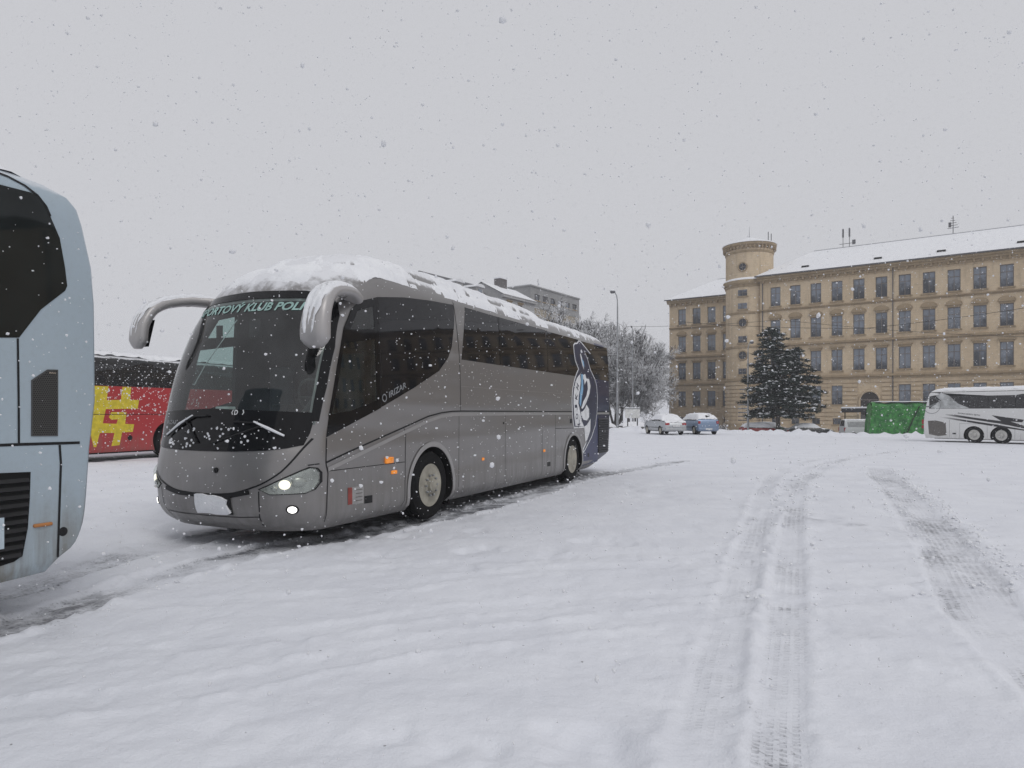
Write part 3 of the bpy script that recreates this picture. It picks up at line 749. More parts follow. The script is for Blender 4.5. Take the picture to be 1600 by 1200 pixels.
    patch('blue_tail_panel', [(8.20, 1.05), (8.45, 1.29), (8.59, 1.70), (8.62, 2.0), (8.59, 2.3), (8.46, 2.46), (8.62, 2.46), (8.62, .34), (7.36, .30), (7.42, .60), (7.62, .70)], side, BLUEV, T, off=.0035)
    patch('emblem_outline', E, side, WHITEP, T, off=.0060)
    patch('emblem_field', shrink(E, .032), side, NAVY, T, off=.0075)
    patch('emblem_ring', [(7.237, 2.538), (7.0, 2.43), (6.878, 2.321), (6.77, 2.15), (6.714, 1.998), (6.70, 1.83), (6.719, 1.656), (6.76, 1.46), (6.839, 1.29), (7.465, 1.27), (7.27, 1.42), (7.167, 1.631), (7.045, 1.818), (7.08, 2.0), (7.191, 2.171), (7.27, 2.392)], side, WHITEP, T, off=.009)
    patch('emblem_feather', [(7.72, 2.45), (7.92, 2.45), (8.02, 2.28), (7.92, 2.08), (7.6, 1.82), (7.36, 1.7), (7.25, 1.71), (7.43, 1.88), (7.67, 2.02), (7.8, 2.19), (7.79, 2.33)], side, WHITEP, T, off=.010)
    patch('emblem_feather', [(7.34, 2.5), (7.63, 2.56), (7.74, 2.41), (7.55, 2.29), (7.53, 2.4)], side, WHITEP, T, off=.0095)
    patch('emblem_feather', [(7.66, 1.8), (7.86, 1.69), (7.86, 1.49), (7.68, 1.41), (7.42, 1.43), (7.24, 1.55), (7.24, 1.62), (7.38, 1.64), (7.55, 1.71)], side, WHITEP, T, off=.0105)
    patch('emblem_feather', [(7.48, 1.26), (7.68, 1.3), (7.98, 1.45), (7.95, 1.15), (7.70, .92), (7.56, .9)], side, WHITEP, T, off=.0105)
    patch('emblem_stripe', [(7.32, 2.54), (7.45, 2.54), (7.43, 2.18), (7.30, 1.96), (7.22, 1.75), (7.13, 1.82), (7.18, 2.06), (7.31, 2.28)], side, LBLUE, T, off=.0115)
    patch('emblem_eye', [(7.32, 3.02), (7.38, 3.05), (7.48, 2.9), (7.56, 2.66), (7.45, 2.76), (7.38, 2.9)], side, WHITEP, T, off=.0095)
    patch('emblem_eye', [(7.42, 2.93), (7.56, 2.86), (7.60, 2.72), (7.5, 2.78)], side, LBLUE, T, off=.0115)
    for ch, (cx, cz), ang in (('H', (7.02, 2.24), 62), ('K', (6.90, 2.0), 80), ('J', (6.87, 1.74), 95), ('O', (6.92, 1.53), 108), ('K', (7.05, 1.36), 125)):
        a = R(ang); ux = (math.cos(a), math.sin(a)); uy = (-math.sin(a), math.cos(a)); s_ = .17
        org = (cx - ux[0] * s_ / 2 - uy[0] * s_ / 2, cz - ux[1] * s_ / 2 - uy[1] * s_ / 2)
        lettering('emblem_letter', ch, org, ux, uy, s_, s_ * .8, side, NAVY, T, off=.0115, bold=.03)
    # --- nose details
    U = [(.06, 1.30), (.115, 1.19), (.20, 1.02), (.29, .90), (.53, .755), (.92, .66), (VC, .645), (1.63, .66), (2.02, .755), (2.26, .90), (2.35, 1.02), (2.435, 1.19), (2.49, 1.30)]
    ribbon('bonnet_seam', [(float(a), float(b_)) for a, b_ in curve(U, 50)], .018, front, BLACK, T, off=.004)
    for a, c_ in ((.60, 1.12), (1.43, 1.95)):
        ribbon('intake', [(a, .69 if a < 1 else .632), ((a + c_) / 2, .640), (c_, .632 if a < 1 else .69)], .05, front, BLACK, T, off=.006)
    for sg in (0, 1):
        fl = (lambda v: VW - v) if sg else (lambda v: v)
        hl = [(.47, .725), (.38, .765), (.29, .815), (.17, .885), (.065, .955), (.036, .945), (.024, .90), (.024, .79), (.045, .71), (.09, .675), (.37, .672)]
        patch('headlight_bezel', [(fl(v), z) for v, z in shrink([(a, b_) for a, b_ in hl], -.014)], front, BLACK, T, off=.004, step=.06)
        h = patch('headlight', [(fl(v), z) for v, z in hl], front, REFL, T, off=.008, step=.04)
        for (cv, cz, rr, mm) in ((.235, .775, .055, LIT), (.13, .80, .060, REFL), (.33, .735, .035, REFL)):
            bb = MB(); rings = []
            for rq, oq in ((rr, .010), (rr * .92, .022), (rr * .6, .030), (rr * .1, .033)):
                rings.append([front(fl(cv + rq * math.cos(x) * .9), cz + rq * math.sin(x), oq) for x in np.linspace(0, 2 * math.pi, 18, endpoint=False)])
            bb.loft(rings); q = bb.build('lamp', mm, None, smooth=50); q.parent = h
        lg = patch('lens', [(fl(v), z) for v, z in hl], front, LENS, None, off=.040, step=.05, skirt=.032); lg.parent = h
        for rr, mm, oq, nm in ((.052, BLACK, .008, 'fog_lamp_ring'), (.036, LITW, .016, 'fog_lamp')):
            bb = MB(); bb.loft([[front(fl(.185) + rr * math.cos(x), .485 + rr * math.sin(x), o_) for x in np.linspace(0, 2 * math.pi, 20, endpoint=False)] for o_ in (-.01, oq)]); bb.build(nm, mm, T)
        ribbon('bumper_seam', [(fl(.49), .70), (fl(.50), .5), (fl(.56), .29)], .012, front, BLACK, T, off=.004)
        ribbon('bumper_seam', [(fl(.075), .99), (fl(.02), 1.0)], .014, front, BLACK, T, off=.004)
    ribbon('bumper_seam', [(.54, .40), (.8, .385), (VC, .38), (1.75, .385), (2.0, .40)], .008, front, BLACK, T, off=.004)
    patch('number_plate', [(.86, .42), (1.40, .42), (1.40, .62), (.86, .62)], front, BLACK, T, off=.012)
    pl = [(.875, .445), (.93, .43), (1.1, .425), (1.2, .435), (1.395, .428), (1.40, .55), (1.39, .645), (1.28, .65), (1.2, .635), (1.1, .64), (.98, .622), (.90, .59), (.92, .54)]
    patch('number_plate_snow', pl, front, SNOW, T, off=.034, step=.05, skirt=.03)
    bb = MB(); bb.loft([[front(1.07 + rr * math.cos(x), .93 + rr * math.sin(x), o_) for x in np.linspace(0, 2 * math.pi, 16, endpoint=False)] for rr, o_ in ((.032, -.01), (.032, .01), (.024, .014), (.018, .006))]); bb.build('nose_badge', BLACK, T)
    # wipers carrying snow
    for pa in ([(1.30, 1.56), (1.54, 1.545), (1.75, 1.44), (1.98, 1.31)], [(.88, 1.49), (.62, 1.475), (.45, 1.40), (.28, 1.315)]):
        wb = MB(); wb.tube([front(v, z, .035) for v, z in pa], .011, 6); wo_ = wb.build('wiper', BLACK, T)
        sb = MB(); sb.tube([front(v, z + .014, .042) for v, z in pa[1:]], [.010, .019, .013], 7); q = sb.build('wiper_snow', SNOW, None, smooth=60); q.parent = wo_
        ab = MB(); ab.tube([front(VC + (.12 if pa[0][0] > VC else -.12), 1.24, .03), front((pa[1][0] + pa[2][0]) / 2, pa[1][1] - .04, .04)], .012, 6); q = ab.build('wiper_arm', BLACK, None); q.parent = wo_
    # clots of wet snow stuck to the black mask
    cl = MB(); rs = np.random.default_rng(5)
    for _ in range(60):
        v = rs.uniform(.3, 2.2); z = rs.uniform(1.18, 1.42); r = rs.uniform(.006, .02)
        p = front(v, z, .012); cl.lathe([(r, -.004), (r * .8, .006), (r * .2, .010)], 'x', 6, tuple(p))
    o_ = cl.build('stuck_snow', SNOW, T); tag(o_, kind='stuff')
    # lettering on the glass
    TEAL = plain('pale_teal_print', (.30, .46, .43), .5)
    V, F = text2d('SPORTOVÝ KLUB POLI', 1., .03, .18); V = V / V.max(0)
    b = MB(); b.v = [tuple(front(2.17 - p[0] * 1.74, 2.85 + p[1] * .14 + .012 * math.sin(p[0] * math.pi), .013)) for p in V]; b.f = F; b.build('windscreen_lettering', TEAL, T)
    lettering('dial_lettering', 'D', (.915, 1.572), (-1, 0), (0, 1), .06, .05, front, WHITEP, T, off=.014, bold=.03)
    for q in (.935, .80): ribbon('sticker_mark', [(q, 1.575), (q + (.015 if q > .9 else -.015), 1.60), (q, 1.632)], .012, front, WHITEP, T, off=.014)
    lettering('maker_lettering', 'IRIZAR', (2.12, 1.46), (-1, -.02), (0, 1), .05, .26, front, MATS['grey_print'], T, off=.013)
    # --- cab
    dsh = [(-2.62, 1.17), (-2.60, 1.50), (-2.35, 1.56), (-1.95, 1.60), (-1.80, 1.52), (-1.72, 1.17)]
    b = MB(); b.loft([[(s + .16 * abs(v - VC) ** 2, v, z) for s, z in dsh] for v in np.linspace(.25, 2.3, 12)]); b.build('dashboard', DARKIN, T, bevel=.02)
    b = MB(); pts = [(-1.63 - .09 * math.sin(a), .62 + .25 * math.cos(a), 1.80 + .23 * math.sin(a)) for a in np.linspace(0, 2 * math.pi, 25)]
    b.tube(pts, .016, 6, False); b.tube([(-1.63, .62, 1.80), (-1.95, .62, 1.5)], .03, 8); b.tube([(-1.63, .38, 1.8), (-1.63, .86, 1.8)], .018, 6); b.build('steering_wheel', WHEELG, T)
    def seat(s, v, z, hgt=.75):
        b = MB(); b.box(s, s + .48, v, v + .45, z + .28, z + .42); b.box(s + .40, s + .52, v + .01, v + .44, z + .40, z + .40 + hgt); b.box(s + .16, s + .40, v + .16, v + .3, z, z + .3)
        return b.build('seat', SEATM, T, bevel=.05)
    seat(-1.30, .42, 1.18, .85); seat(-1.2, 1.75, 1.18, .7)
    for s in (-.1, .8, 1.7, 2.6, 3.5):
        for v in (.12, .60, 1.5, 1.98): seat(s, v, 1.42, .72)
    boxo('partition', -.62, -.57, .1, 1.0, 1.18, 2.2, DARKIN, T)
    boxo('saloon_floor', -.55, 9.4, .08, 2.47, 1.17, 1.42, DARKIN, T)
    for v in (.3, 2.15): boxo('sun_blind', -1.72, -1.70, v, v + .10, 2.5, 2.8, DARKIN, T)
    b = MB(); b.tube([front(1.35, 2.78, -.02), front(1.62, 2.2, -.02), front(1.72, 1.95, -.02)], .006, 5); b.build('blind_cord', WHITEP, T)
    b = MB(); b.box(-2.08, -2.02, 1.12, 1.30, 2.55, 2.80); b.build('inner_mirror', BLACK, T, bevel=.02)
    for (v0, v1, z0, z1, mm) in ((1.55, 1.75, 1.62, 1.68, WHITEP), (1.0, 1.2, 1.60, 1.625, WHITEP), (.55, .8, 1.605, 1.70, BLACK)): boxo('dash_clutter', -2.2, -2.05, v0, v1, z0 - .04, z1, mm, T, bevel=.01)
    # --- mirrors: thick curved horns
    def horn(pts, wid, yoff, nm):
        P = np.array(pts); u = np.r_[0, np.cumsum(np.linalg.norm(np.diff(P, axis=0), axis=1))]; fx = [herm(u, P[:, i]) for i in range(3)]
        wf = herm(u / u[-1], wid); q = np.linspace(0, u[-1], 30); b = MB(); rings = []
        path = [Vector((fx[0](a), fx[1](a), fx[2](a))) for a in q]
        for i, p in enumerate(path):
            d = (path[min(i + 1, 29)] - path[max(i - 1, 0)]).normalized(); yv = Vector((0, 1, 0)); nrm = d.cross(yv).normalized(); yv = nrm.cross(d).normalized()
            r = wf(q[i] / u[-1]); k_ = 1. if i < 28 else (.8 if i == 28 else .45)
            rings.append([p + nrm * math.copysign(abs(math.cos(x)) ** .8, math.cos(x)) * r * .62 * k_ + yv * math.copysign(abs(math.sin(x)) ** .8, math.sin(x)) * r * 1.05 * k_ for x in np.linspace(0, 2 * math.pi, 16, endpoint=False)])
        b.loft(rings); o = b.build('mirror', SILM, T, smooth=60)
        e_ = path[-9]; g_ = path[-2]
        m_ = MB(); r = .10
        nrm = (g_ - e_).normalized().cross(Vector((0, 1, 0))).normalized()
        if nrm.x < 0: nrm = -nrm
        m_.face([e_ + nrm * .098 + Vector((0, -.09, 0)), e_ + nrm * .098 + Vector((0, .09, 0)), g_ + nrm * .098 + Vector((0, .08, 0)), g_ + nrm * .098 + Vector((0, -.08, 0))])
        c_ = m_.build('mirror_glass', GLOSSB, None); c_.parent = o
        i0 = 8; sm = MB(); d = (path[i0 + 1] - path[i0]).normalized(); nr = d.cross(Vector((0, 1, 0))).normalized(); r = wf(q[i0] / u[-1])
        sm.loft([[path[i0] + d * dd + nr * math.cos(x) * r * .66 + Vector((0, 1, 0)) * math.sin(x) * r * 1.08 for x in np.linspace(0, 2 * math.pi, 20, endpoint=False)] for dd in (-.006, .006)]); c_ = sm.build('mirror_joint', BLACK, None); c_.parent = o
        # snow blown onto the upper, forward face
        sn = MB(); rr_ = []; W0 = Vector((-.55, 0, .83))
        for i in range(2, 27):
            d = (path[i + 1] - path[i - 1]).normalized(); u0 = (W0 - d * W0.dot(d)).normalized(); v0 = d.cross(u0); r = wf(q[i] / u[-1]); row = []
            for k_ in range(13):
                fade = 1 - .55 * max(0, (i - 14) / 12) ** 1.5; a = R((-66 + 11 * k_ + 6 * math.sin(i * 1.7 + k_ * 2.1)) * fade + 12 * (1 - fade)); nn_ = u0 * math.cos(a) + v0 * math.sin(a); ry = abs(nn_.y); base = r * (.62 + .43 * ry) * (1.0 if abs(a) < .5 else 1.03)
                th = .024 * max(0, math.cos(a * 1.2)) * (.7 + .5 * math.sin(i * .9 + k_ * 1.3) ** 2) * min(1, (i - 2) / 3, (22 + 4 * math.sin(k_ * 1.3 + .5) - i) / 6) - .010 - .012 * (abs(k_ - 6) / 6) ** 3
                row.append(path[i] + nn_ * (base + th))
            rr_.append(row)
        sn.loft(rr_, False, False); c_ = sn.build('mirror_snow', SNOW, None, smooth=80); c_.parent = o
    horn([(-1.50, .10, 3.06), (-1.78, -.02, 3.09), (-2.12, -.10, 3.06), (-2.38, -.14, 2.95), (-2.52, -.16, 2.72), (-2.55, -.16, 2.5), (-2.53, -.16, 2.33)], [.12, .12, .13, .15, .17, .18, .17], 0, 'near')
    horn([(-1.50, 2.42, 3.15), (-1.78, 2.60, 3.15), (-2.10, 2.74, 3.09), (-2.36, 2.78, 2.94), (-2.48, 2.80, 2.68), (-2.50, 2.80, 2.44)], [.12, .12, .12, .125, .13, .13], 0, 'far')
    # --- roof pod
    top = herm([-1.40, -1.2, -.9, -.4, .4, 3, 5, 5.5, 5.8], [3.60, 3.72, 3.83, 3.91, 3.94, 3.94, 3.93, 3.88, 3.72]); hwf = herm([-1.40, -1.15, -.7, 0, 3, 5.4, 5.8], [.45, .78, .97, 1.03, 1.02, .98, .75])
    b = MB(); rings = []
    for s in np.r_[np.linspace(-1.40, 0, 16), np.linspace(.3, 5.2, 16), np.linspace(5.3, 5.8, 8)]:
        ring = []
        for x in np.linspace(0, math.pi, 25):
            w_ = math.cos(x); w_ = math.copysign(abs(w_) ** .75, w_)
            ring.append((s, VC + w_ * hwf(s), 3.52 + (top(s) - 3.52) * max(0, 1 - abs(w_) ** 3.2) ** .5))
        rings.append([(s, VC + hwf(s), 3.45)] + ring + [(s, VC - hwf(s), 3.45)])
    b.loft(rings); pod = b.build('roof_pod', SIL, T, smooth=40)
    snow_cover('roof_snow', T, [body.data, pod.data], (-1.95, 9.75), (.06, 2.5), .025, .026, SNOW, 3.2, cover=.05, nscale=1.9, nzmin=.30, seed=3.3, aniso=.8, streak=.28)
    # --- wheels and underside
    for s, st in ((.28, 'front'), (6.72, 'rear')):
        wheel(T, s, .03, style=st); wheel(T, s, VW - .03, style=st, face=1)
    boxo('chassis', -1.9, 9.2, .35, 2.2, .26, .6, BLACK, T)
    boxo('mud_flap', .95, .97, .1, .45, .14, .5, RUBBER, T); boxo('mud_flap', 7.42, 7.44, .1, .5, .16, .5, RUBBER, T)
    b = MB(); b.box(9.94, 9.99, .12, .25, .7, 1.3); b.box(9.94, 9.99, 2.3, 2.43, .7, 1.3); b.build('tail_lamp', REDL, T, bevel=.02)
    return T
silver_coach()

# ------------------------------------------------------------------ other coaches
def flat_shell(L0, L1, top, nose=.35, tail=.18, inset_top=.10, roof_in=.9, tailtab=None, rise=None, wid=2.55, zb=.28):
    ins = herm([.2, zb, zb + .12, 1.4, 2.4, top - .30, top - .16, top - .07, top - .02, top], [.08, .03, 0, 0, .02, inset_top, inset_top + .06, inset_top + .22, inset_top + .5, roof_in])
    sf = herm([.2, .6, 1.2, 2.2, top - .3, top - .1, top], [L0 + .12, L0 + .02, L0, L0 + .12, L0 + .35, L0 + .6, L0 + 1.1])
    sr = tailtab or herm([.2, .6, 1.3, 2.4, top - .3, top - .1, top], [L1 - .12, L1 - .05, L1, L1, L1 - .06, L1 - .22, L1 - .7])
    lev = [zb, zb + .03, zb + .06, zb + .09, zb + .12, .45, .5, .55, .6, .66, .73, .8, .9, 1.3, 1.7, 2.1, 2.5, 2.8, top - .42, top - .30, top - .22, top - .16, top - .11, top - .07, top - .04, top - .02, top]
    sh = shell(lev, sf, lambda z: sf(z) + nose, sr, lambda z: sr(z) - tail, ins, wid, lambda z: 3., lambda z: 3.2, nf=24, ns=40, nr=24, rise=rise)
    return sh, ins, sf, sr

def blue_coach():
    """pale blue coach: only the rear corner of its side shows at the edge of the picture"""
    T = empty('coach', (-3.64, 5.4, 0), D_ANG, 'pale blue coach at the left edge with tall black window and honeycomb vent', 'bus')
    P = paint('pale_blue_paint', (.37, .445, .50), .12, .30, dirt=.9, dirt_col=(.17, .155, .125), dirt_top=1.0, coat=.35, snow=.5)
    tail = herm([.2, .38, .48, .72, 1.35, 1.68, 2.56, 2.855, 3.136, 3.317, 3.40, 3.46, 3.52, 3.56], [.10, .24, .37, .45, .50, .545, .550, .525, .46, .39, .20, -.10, -.45, -.9])
    sh, ins, sf, sr = flat_shell(-11.6, .45, 3.56, tailtab=tail, tail=.13, inset_top=.05, roof_in=1.0, rise=lambda x, z: .09 * float(smst(np.array(x), -1.6, .3)) * max(0, 1 - (z - .2) / .8))
    body = sh.build('body', P)
    for s0 in (-3.0, -9.2):
        for y0, y1 in ((-.2, .6), (1.95, 2.75)): boolean(body, arch_cutter(s0, .5, .6, y0, y1))
    body.data.shade_smooth(); body.data.set_sharp_from_angle(angle=R(35)); body.parent = T
    sd = lambda s, z, off=0.: Vector((s, ins(z) - off, z))
    patch('rear_side_window', [(-1.9, 3.27), (-.3, 3.293), (.002, 3.30), (.05, 3.24), (.084, 3.164), (.16, 2.993), (.198, 2.762), (.213, 2.62), (.196, 2.578), (.004, 2.401), (-.16, 2.167), (-.3, 2.153), (-1.9, 2.15)], sd, dark_window('blue_coach_glass', (.008, .010, .010)), T, off=.004, step=.2)
    for i in range(5):
        a = -1.93 - 1.85 * i
        patch('side_window', [(a, 2.15), (a, 3.27), (a - 1.8, 3.27), (a - 1.8, 2.15)], sd, DWIN, T, off=.004, step=.3)
    # roof edge lip that sweeps down beside the window
    ribbon('roof_lip', [(-1.9, 3.40), (-.6, 3.405), (-.3, 3.40), (-.19, 3.385), (-.08, 3.345), (.0, 3.29), (.06, 3.22), (.09, 3.15)], .018, sd, BLACK, T, off=.006)
    ribbon('panel_seam', [(-11, 1.35), (-.17, 1.362), (.30, 1.357)], .022, sd, BLACK, T, off=.003)
    ribbon('panel_seam', [(-.169, 1.36), (-.169, 2.16)], .016, sd, BLACK, T, off=.003)
    ribbon('panel_seam', [(.137, 1.345), (.147, 1.2), (.122, .46)], .018, sd, BLACK, T, off=.003)
    MESH = None
    m, t, n, l = nodes('honeycomb')
    (x, y, z), vec = objxyz(t)
    px = mth(t, 'MULTIPLY', x, 1 / .017); pz = mth(t, 'MULTIPLY', z, 1 / .015)
    row = mth(t, 'FRACT', mth(t, 'MULTIPLY', mth(t, 'FLOOR', pz), .5))
    fx = mth(t, 'ABSOLUTE', mth(t, 'SUBTRACT', mth(t, 'FRACT', mth(t, 'ADD', px, row)), .5)); fz = mth(t, 'ABSOLUTE', mth(t, 'SUBTRACT', mth(t, 'FRACT', pz), .5))
    hole = ramp(t, mth(t, 'MAXIMUM', fx, fz), .36, .30)
    bsdf(t, mixc(t, hole, (.07, .068, .064), (.004, .004, .004)), .5, .3)
    vent = [(-.066, 1.844), (.048, 1.928), (.118, 1.931), (.112, 1.426), (-.07, 1.431)]
    patch('side_vent_frame', [(-.076, 1.85), (.045, 1.938), (.128, 1.941), (.122, 1.416), (-.08, 1.421)], sd, plain('vent_frame', (.09, .09, .09), .4, .5), T, off=.006, step=.2)
    patch('side_vent', vent, sd, m, T, off=.008, step=.2)
    lettering('vent_lettering', 'MAN', (.055, 1.905), (1, 0), (0, 1), .016, .05, sd, CHROME, T, off=.010)
    gr = [(-1.7, 1.16), (-.3, 1.157), (-.084, 1.149), (-.09, .95), (-.104, .727), (-.143, .52), (-.202, .487), (-.3, .472), (-1.7, .47)]
    patch('radiator_grille', gr, sd, WELL, T, off=.003, step=.2)
    for q in range(10):
        zz = .52 + q * .062; x1 = float(np.interp(zz, [.47, .487, .52, .727, .95, 1.15], [-.32, -.215, -.155, -.115, -.102, -.096]))
        b = MB(); b.face([(-1.68, -.004, zz + .028), (x1, -.004, zz + .028), (x1, -.022, zz), (-1.68, -.022, zz)]); b.face([(-1.68, -.004, zz - .008), (x1, -.004, zz - .008), (x1, -.022, zz), (-1.68, -.022, zz)])
        b.build('grille_slat', plain('slat_black', (.02, .02, .021), .45), T)
    b = MB(); b.box(-.066, .079, -.016, .02, .718, .746); b.build('side_marker', plain('dull_amber', (.42, .17, .05), .4), T, bevel=.01)
    b = MB(); b.lathe([(.040, .02), (.040, .002), (.030, -.004), (.012, -.006), (.004, -.006)], 'y', 20, (.166, 0, .655)); b.build('socket_cap', BLACK, T, smooth=40)
    patch('registration_corner', [(-.36, .60), (-.285, .60), (-.285, .83), (-.36, .83)], sd, plain('pale_sticker', (.42, .5, .55), .5), T, off=.026, step=.2)
    for s in (-3.0, -9.2): wheel(T, s, .03, style='rear', z=.51); wheel(T, s, 2.52, style='rear', face=1, z=.51)
    boxo('chassis', -10.5, -1.4, .3, 2.2, .3, .6, BLACK, T)
    snow_cover('roof_snow', T, [body.data], (-11, .4), (.08, 2.45), .06, .05, SNOW, 3.36, cover=.3, seed=1.7)
blue_coach()

def red_coach():
    T = empty('coach', (-13.2, 24., 0), D_ANG, 'red coach with yellow lettering and black windows, behind the silver coach', 'bus')
    P = paint('red_paint', (.40, .028, .032), .0, .35, dirt=.45, dirt_top=.8, coat=.2, snow=.9, extra=lambda t, x, y, z, col: mixc(t, mth(t, 'GREATER_THAN', z, 2.5), col, (.012, .012, .013)))
    sh, ins, sf, sr = flat_shell(-1.9, 10.2, 3.62, nose=.15, inset_top=.04, roof_in=.9)
    body = sh.build('body', P)
    for s0 in (1.62, 7.9):
        for y0, y1 in ((-.2, .6),): boolean(body, arch_cutter(s0, .62, .66, y0, y1))
    body.data.shade_smooth(); body.data.set_sharp_from_angle(angle=R(35)); body.parent = T
    sd = lambda s, z, off=0.: Vector((s, ins(z) - off, z))
    patch('window_band', [(-1.72, 2.50), (9.9, 2.50), (9.9, 3.56), (-1.62, 3.56)], sd, DWINS, T, off=.004, step=.4)
    Y = plain('yellow_vinyl', (.62, .50, .03), .45)
    patch('yellow_letter', [(-1.245, .475), (-1.158, .471), (-1.035, .935), (-.514, .921), (-.623, .481), (-.329, .503), (-.236, .931), (.164, .938), (.222, 1.2), (-.123, 1.223), (-.066, 1.622), (-.623, 1.621), (-.714, 1.452), (-.623, 1.366), (-.385, 1.381), (-.44, 1.227), (-.929, 1.251), (-.822, 1.723), (.359, 1.746), (.418, 2.047), (.068, 2.042), (.125, 2.488), (-.198, 2.488), (-.273, 2.036), (-.786, 2.027), (-.714, 2.486), (-1.30, 2.486), (-1.5, 1.5)], sd, Y, T, off=.004, step=.3)
    ribbon('panel_seam', [(-1.7, 1.55), (9.8, 1.55)], .02, sd, BLACK, T, off=.006)
    b = MB(); b.lathe([(.09, .0), (.09, -.012), (.05, -.016)], 'y', 14, (.06, 0, .74)); b.build('filler_cap', BLACK, T)
    for s in (1.62, 7.9): wheel(T, s, .05, style='rear', z=.51)
    boxo('chassis', -1.4, 9.6, .25, 2.3, .22, .5, BLACK, T)
    # snow plastered on the flank by the wind
    b = MB(); rs = np.random.default_rng(3)
    for _ in range(420):
        s = rs.uniform(-1.5, 3); z = rs.choice([rs.uniform(1.5, 2.5), rs.uniform(2.5, 3.5), rs.uniform(.5, 2.5)], p=[.55, .25, .2]); r = rs.uniform(.008, .03)
        b.lathe([(r, .002), (r * .7, -.008), (r * .1, -.011)], 'y', 5, tuple(sd(s, z, .004)))
    tag(b.build('stuck_snow', SNOW, T), kind='stuff')
    snow_cover('roof_snow', T, [body.data], (-1.9, 10), (.03, 2.5), .1, .09, SNOW, 3.36, cover=.7, seed=4.7)
red_coach()

def white_coach():
    Ox, Oy = 29.1046, 44.; rz = math.atan2(-.806, .592)
    T = empty('coach', (Ox, Oy, -.30), rz, 'white three-axle coach with black swoosh stripes at the right edge', 'bus')
    P = paint('white_paint', (.70, .70, .69), .0, .35, dirt=.35, dirt_col=(.35, .33, .31), dirt_top=.7, coat=.2, snow=.4)
    # in this frame x grows towards the nose
    sh, ins, sf, sr = flat_shell(-3.05, 9.6, 3.48, nose=.14, tail=.4, inset_top=.05, roof_in=.9, zb=.24)
    body = sh.build('body', P)
    for s0 in (.02, 1.5, 7.2): boolean(body, arch_cutter(s0, .48, .58, -.2, .6))
    body.data.shade_smooth(); body.data.set_sharp_from_angle(angle=R(35)); body.parent = T
    sd = lambda s, z, off=0.: Vector((s, ins(z) - off, z))
    ws = [-2.62, -.73, .80, 2.25, 4.0, 5.8, 7.6, 9.0]
    for a, b_ in zip(ws[:-1], ws[1:]): patch('side_window', [(a + .015, 2.17), (b_ - .015, 2.17), (b_ - .015, 3.25), (a + .015, 3.25)], sd, DWINS, T, off=.004, step=.5)
    patch('window_band', [(-2.60, 2.165), (9.0, 2.165), (9.0, 3.255), (-2.60, 3.255)], sd, BLACK, T, off=.002, step=.6)
    m, t, n, l = nodes('fading_vinyl')
    (x, y, z), vec = objxyz(t)
    bsdf(t, mixc(t, ramp(t, mth(t, 'ADD', x, mth(t, 'MULTIPLY', z, .35)), -1.9, .2), (.70, .70, .69), (.02, .02, .022)), .4)
    # the print that spills over the last window
    patch('window_print', [(-2.55, 2.18), (-.2, 2.18), (-.9, 2.5), (-1.4, 3.0), (-1.9, 3.22), (-2.2, 3.0), (-1.9, 2.7), (-2.3, 2.45)], sd, plain('pale_print', (.42, .43, .43), .5, var=.4, nscale=2), T, off=.006)
    patch('stripe', [(-1.74, 1.80), (-1.06, 1.78), (.01, 1.60), (1.58, 1.38), (2.9, 1.0), (2.9, .92), (1.58, 1.21), (.01, 1.47), (-1.06, 1.64)], sd, m, T, off=.004)
    patch('stripe', [(-2.09, 1.64), (-1.36, 1.59), (1.39, 1.15), (2.69, .90), (4.2, .66), (4.2, .60), (2.69, .83), (1.31, 1.03), (-.07, 1.27), (-1.36, 1.49)], sd, m, T, off=.004)
    patch('stripe', [(1.0, 1.75), (2.7, 1.48), (2.6, 1.33), (2.0, 1.37), (2.5, 1.2), (2.9, 1.03), (1.65, 1.30)], sd, m, T, off=.006)
    lettering('flank_lettering', 'SWAN BERO SETU', (-.89, 1.84), (1, -.11), (0, 1), .085, 1.25, sd, plain('grey_letter', (.08, .08, .08), .5), T, off=.006)
    b = MB(); n_ = 40
    for k in range(n_):
        a0, a1 = 2 * math.pi * k / n_, 2 * math.pi * (k + 1) / n_
        b.face([sd(-2.44 + r * math.cos(a), 2.37 + r * math.sin(a), .008) for r, a in ((.53, a0), (.53, a1), (.50, a1), (.50, a0))])
    b.build('round_emblem', plain('emblem_grey', (.16, .17, .17), .5), T)
    patch('emblem_bar', [(-2.93, 2.32), (-2.6, 2.36), (-2.2, 2.55), (-2.15, 2.47), (-2.5, 2.28), (-2.9, 2.27)], sd, MATS['emblem_grey'], T, off=.0085)
    patch('engine_grille', [(-2.68, 1.37), (-2.2, 1.40), (-1.60, 1.26), (-1.55, .45), (-2.04, .38), (-2.61, .49)], sd, plain('grille_grey', (.13, .12, .11), .7, var=.6, nscale=25), T, off=.005)
    ribbon('panel_seam', [(-1.38, 1.45), (-1.38, .3)], .018, sd, plain('seam_grey', (.2, .2, .2), .6), T)
    for s in (-.78, .76, 2.23, 3.8): ribbon('panel_seam', [(s, 1.25), (s, .28)], .014, sd, MATS['seam_grey'], T)
    ribbon('panel_seam', [(-.78, 1.22), (2.23, 1.16)], .014, sd, MATS['seam_grey'], T)
    patch('flap', [(-1.2, .52), (-1.0, .52), (-1.0, .61), (-1.2, .61)], sd, BLACK, T, off=.006)
    b = MB(); b.box(-3.08, -2.93, .03, .22, 1.15, 1.45); b.build('tail_lamp', REDL, T, bevel=.03)
    b = MB(); b.box(-3.09, -2.95, .03, .22, .86, 1.08); b.build('tail_lamp', REDL, T, bevel=.03)
    WR = plain('white_rim', (.5, .49, .46), .5, .2)
    for s in (.02, 1.5, 7.2): wheel(T, s, .05, style='front', rimmat=WR, z=.51)
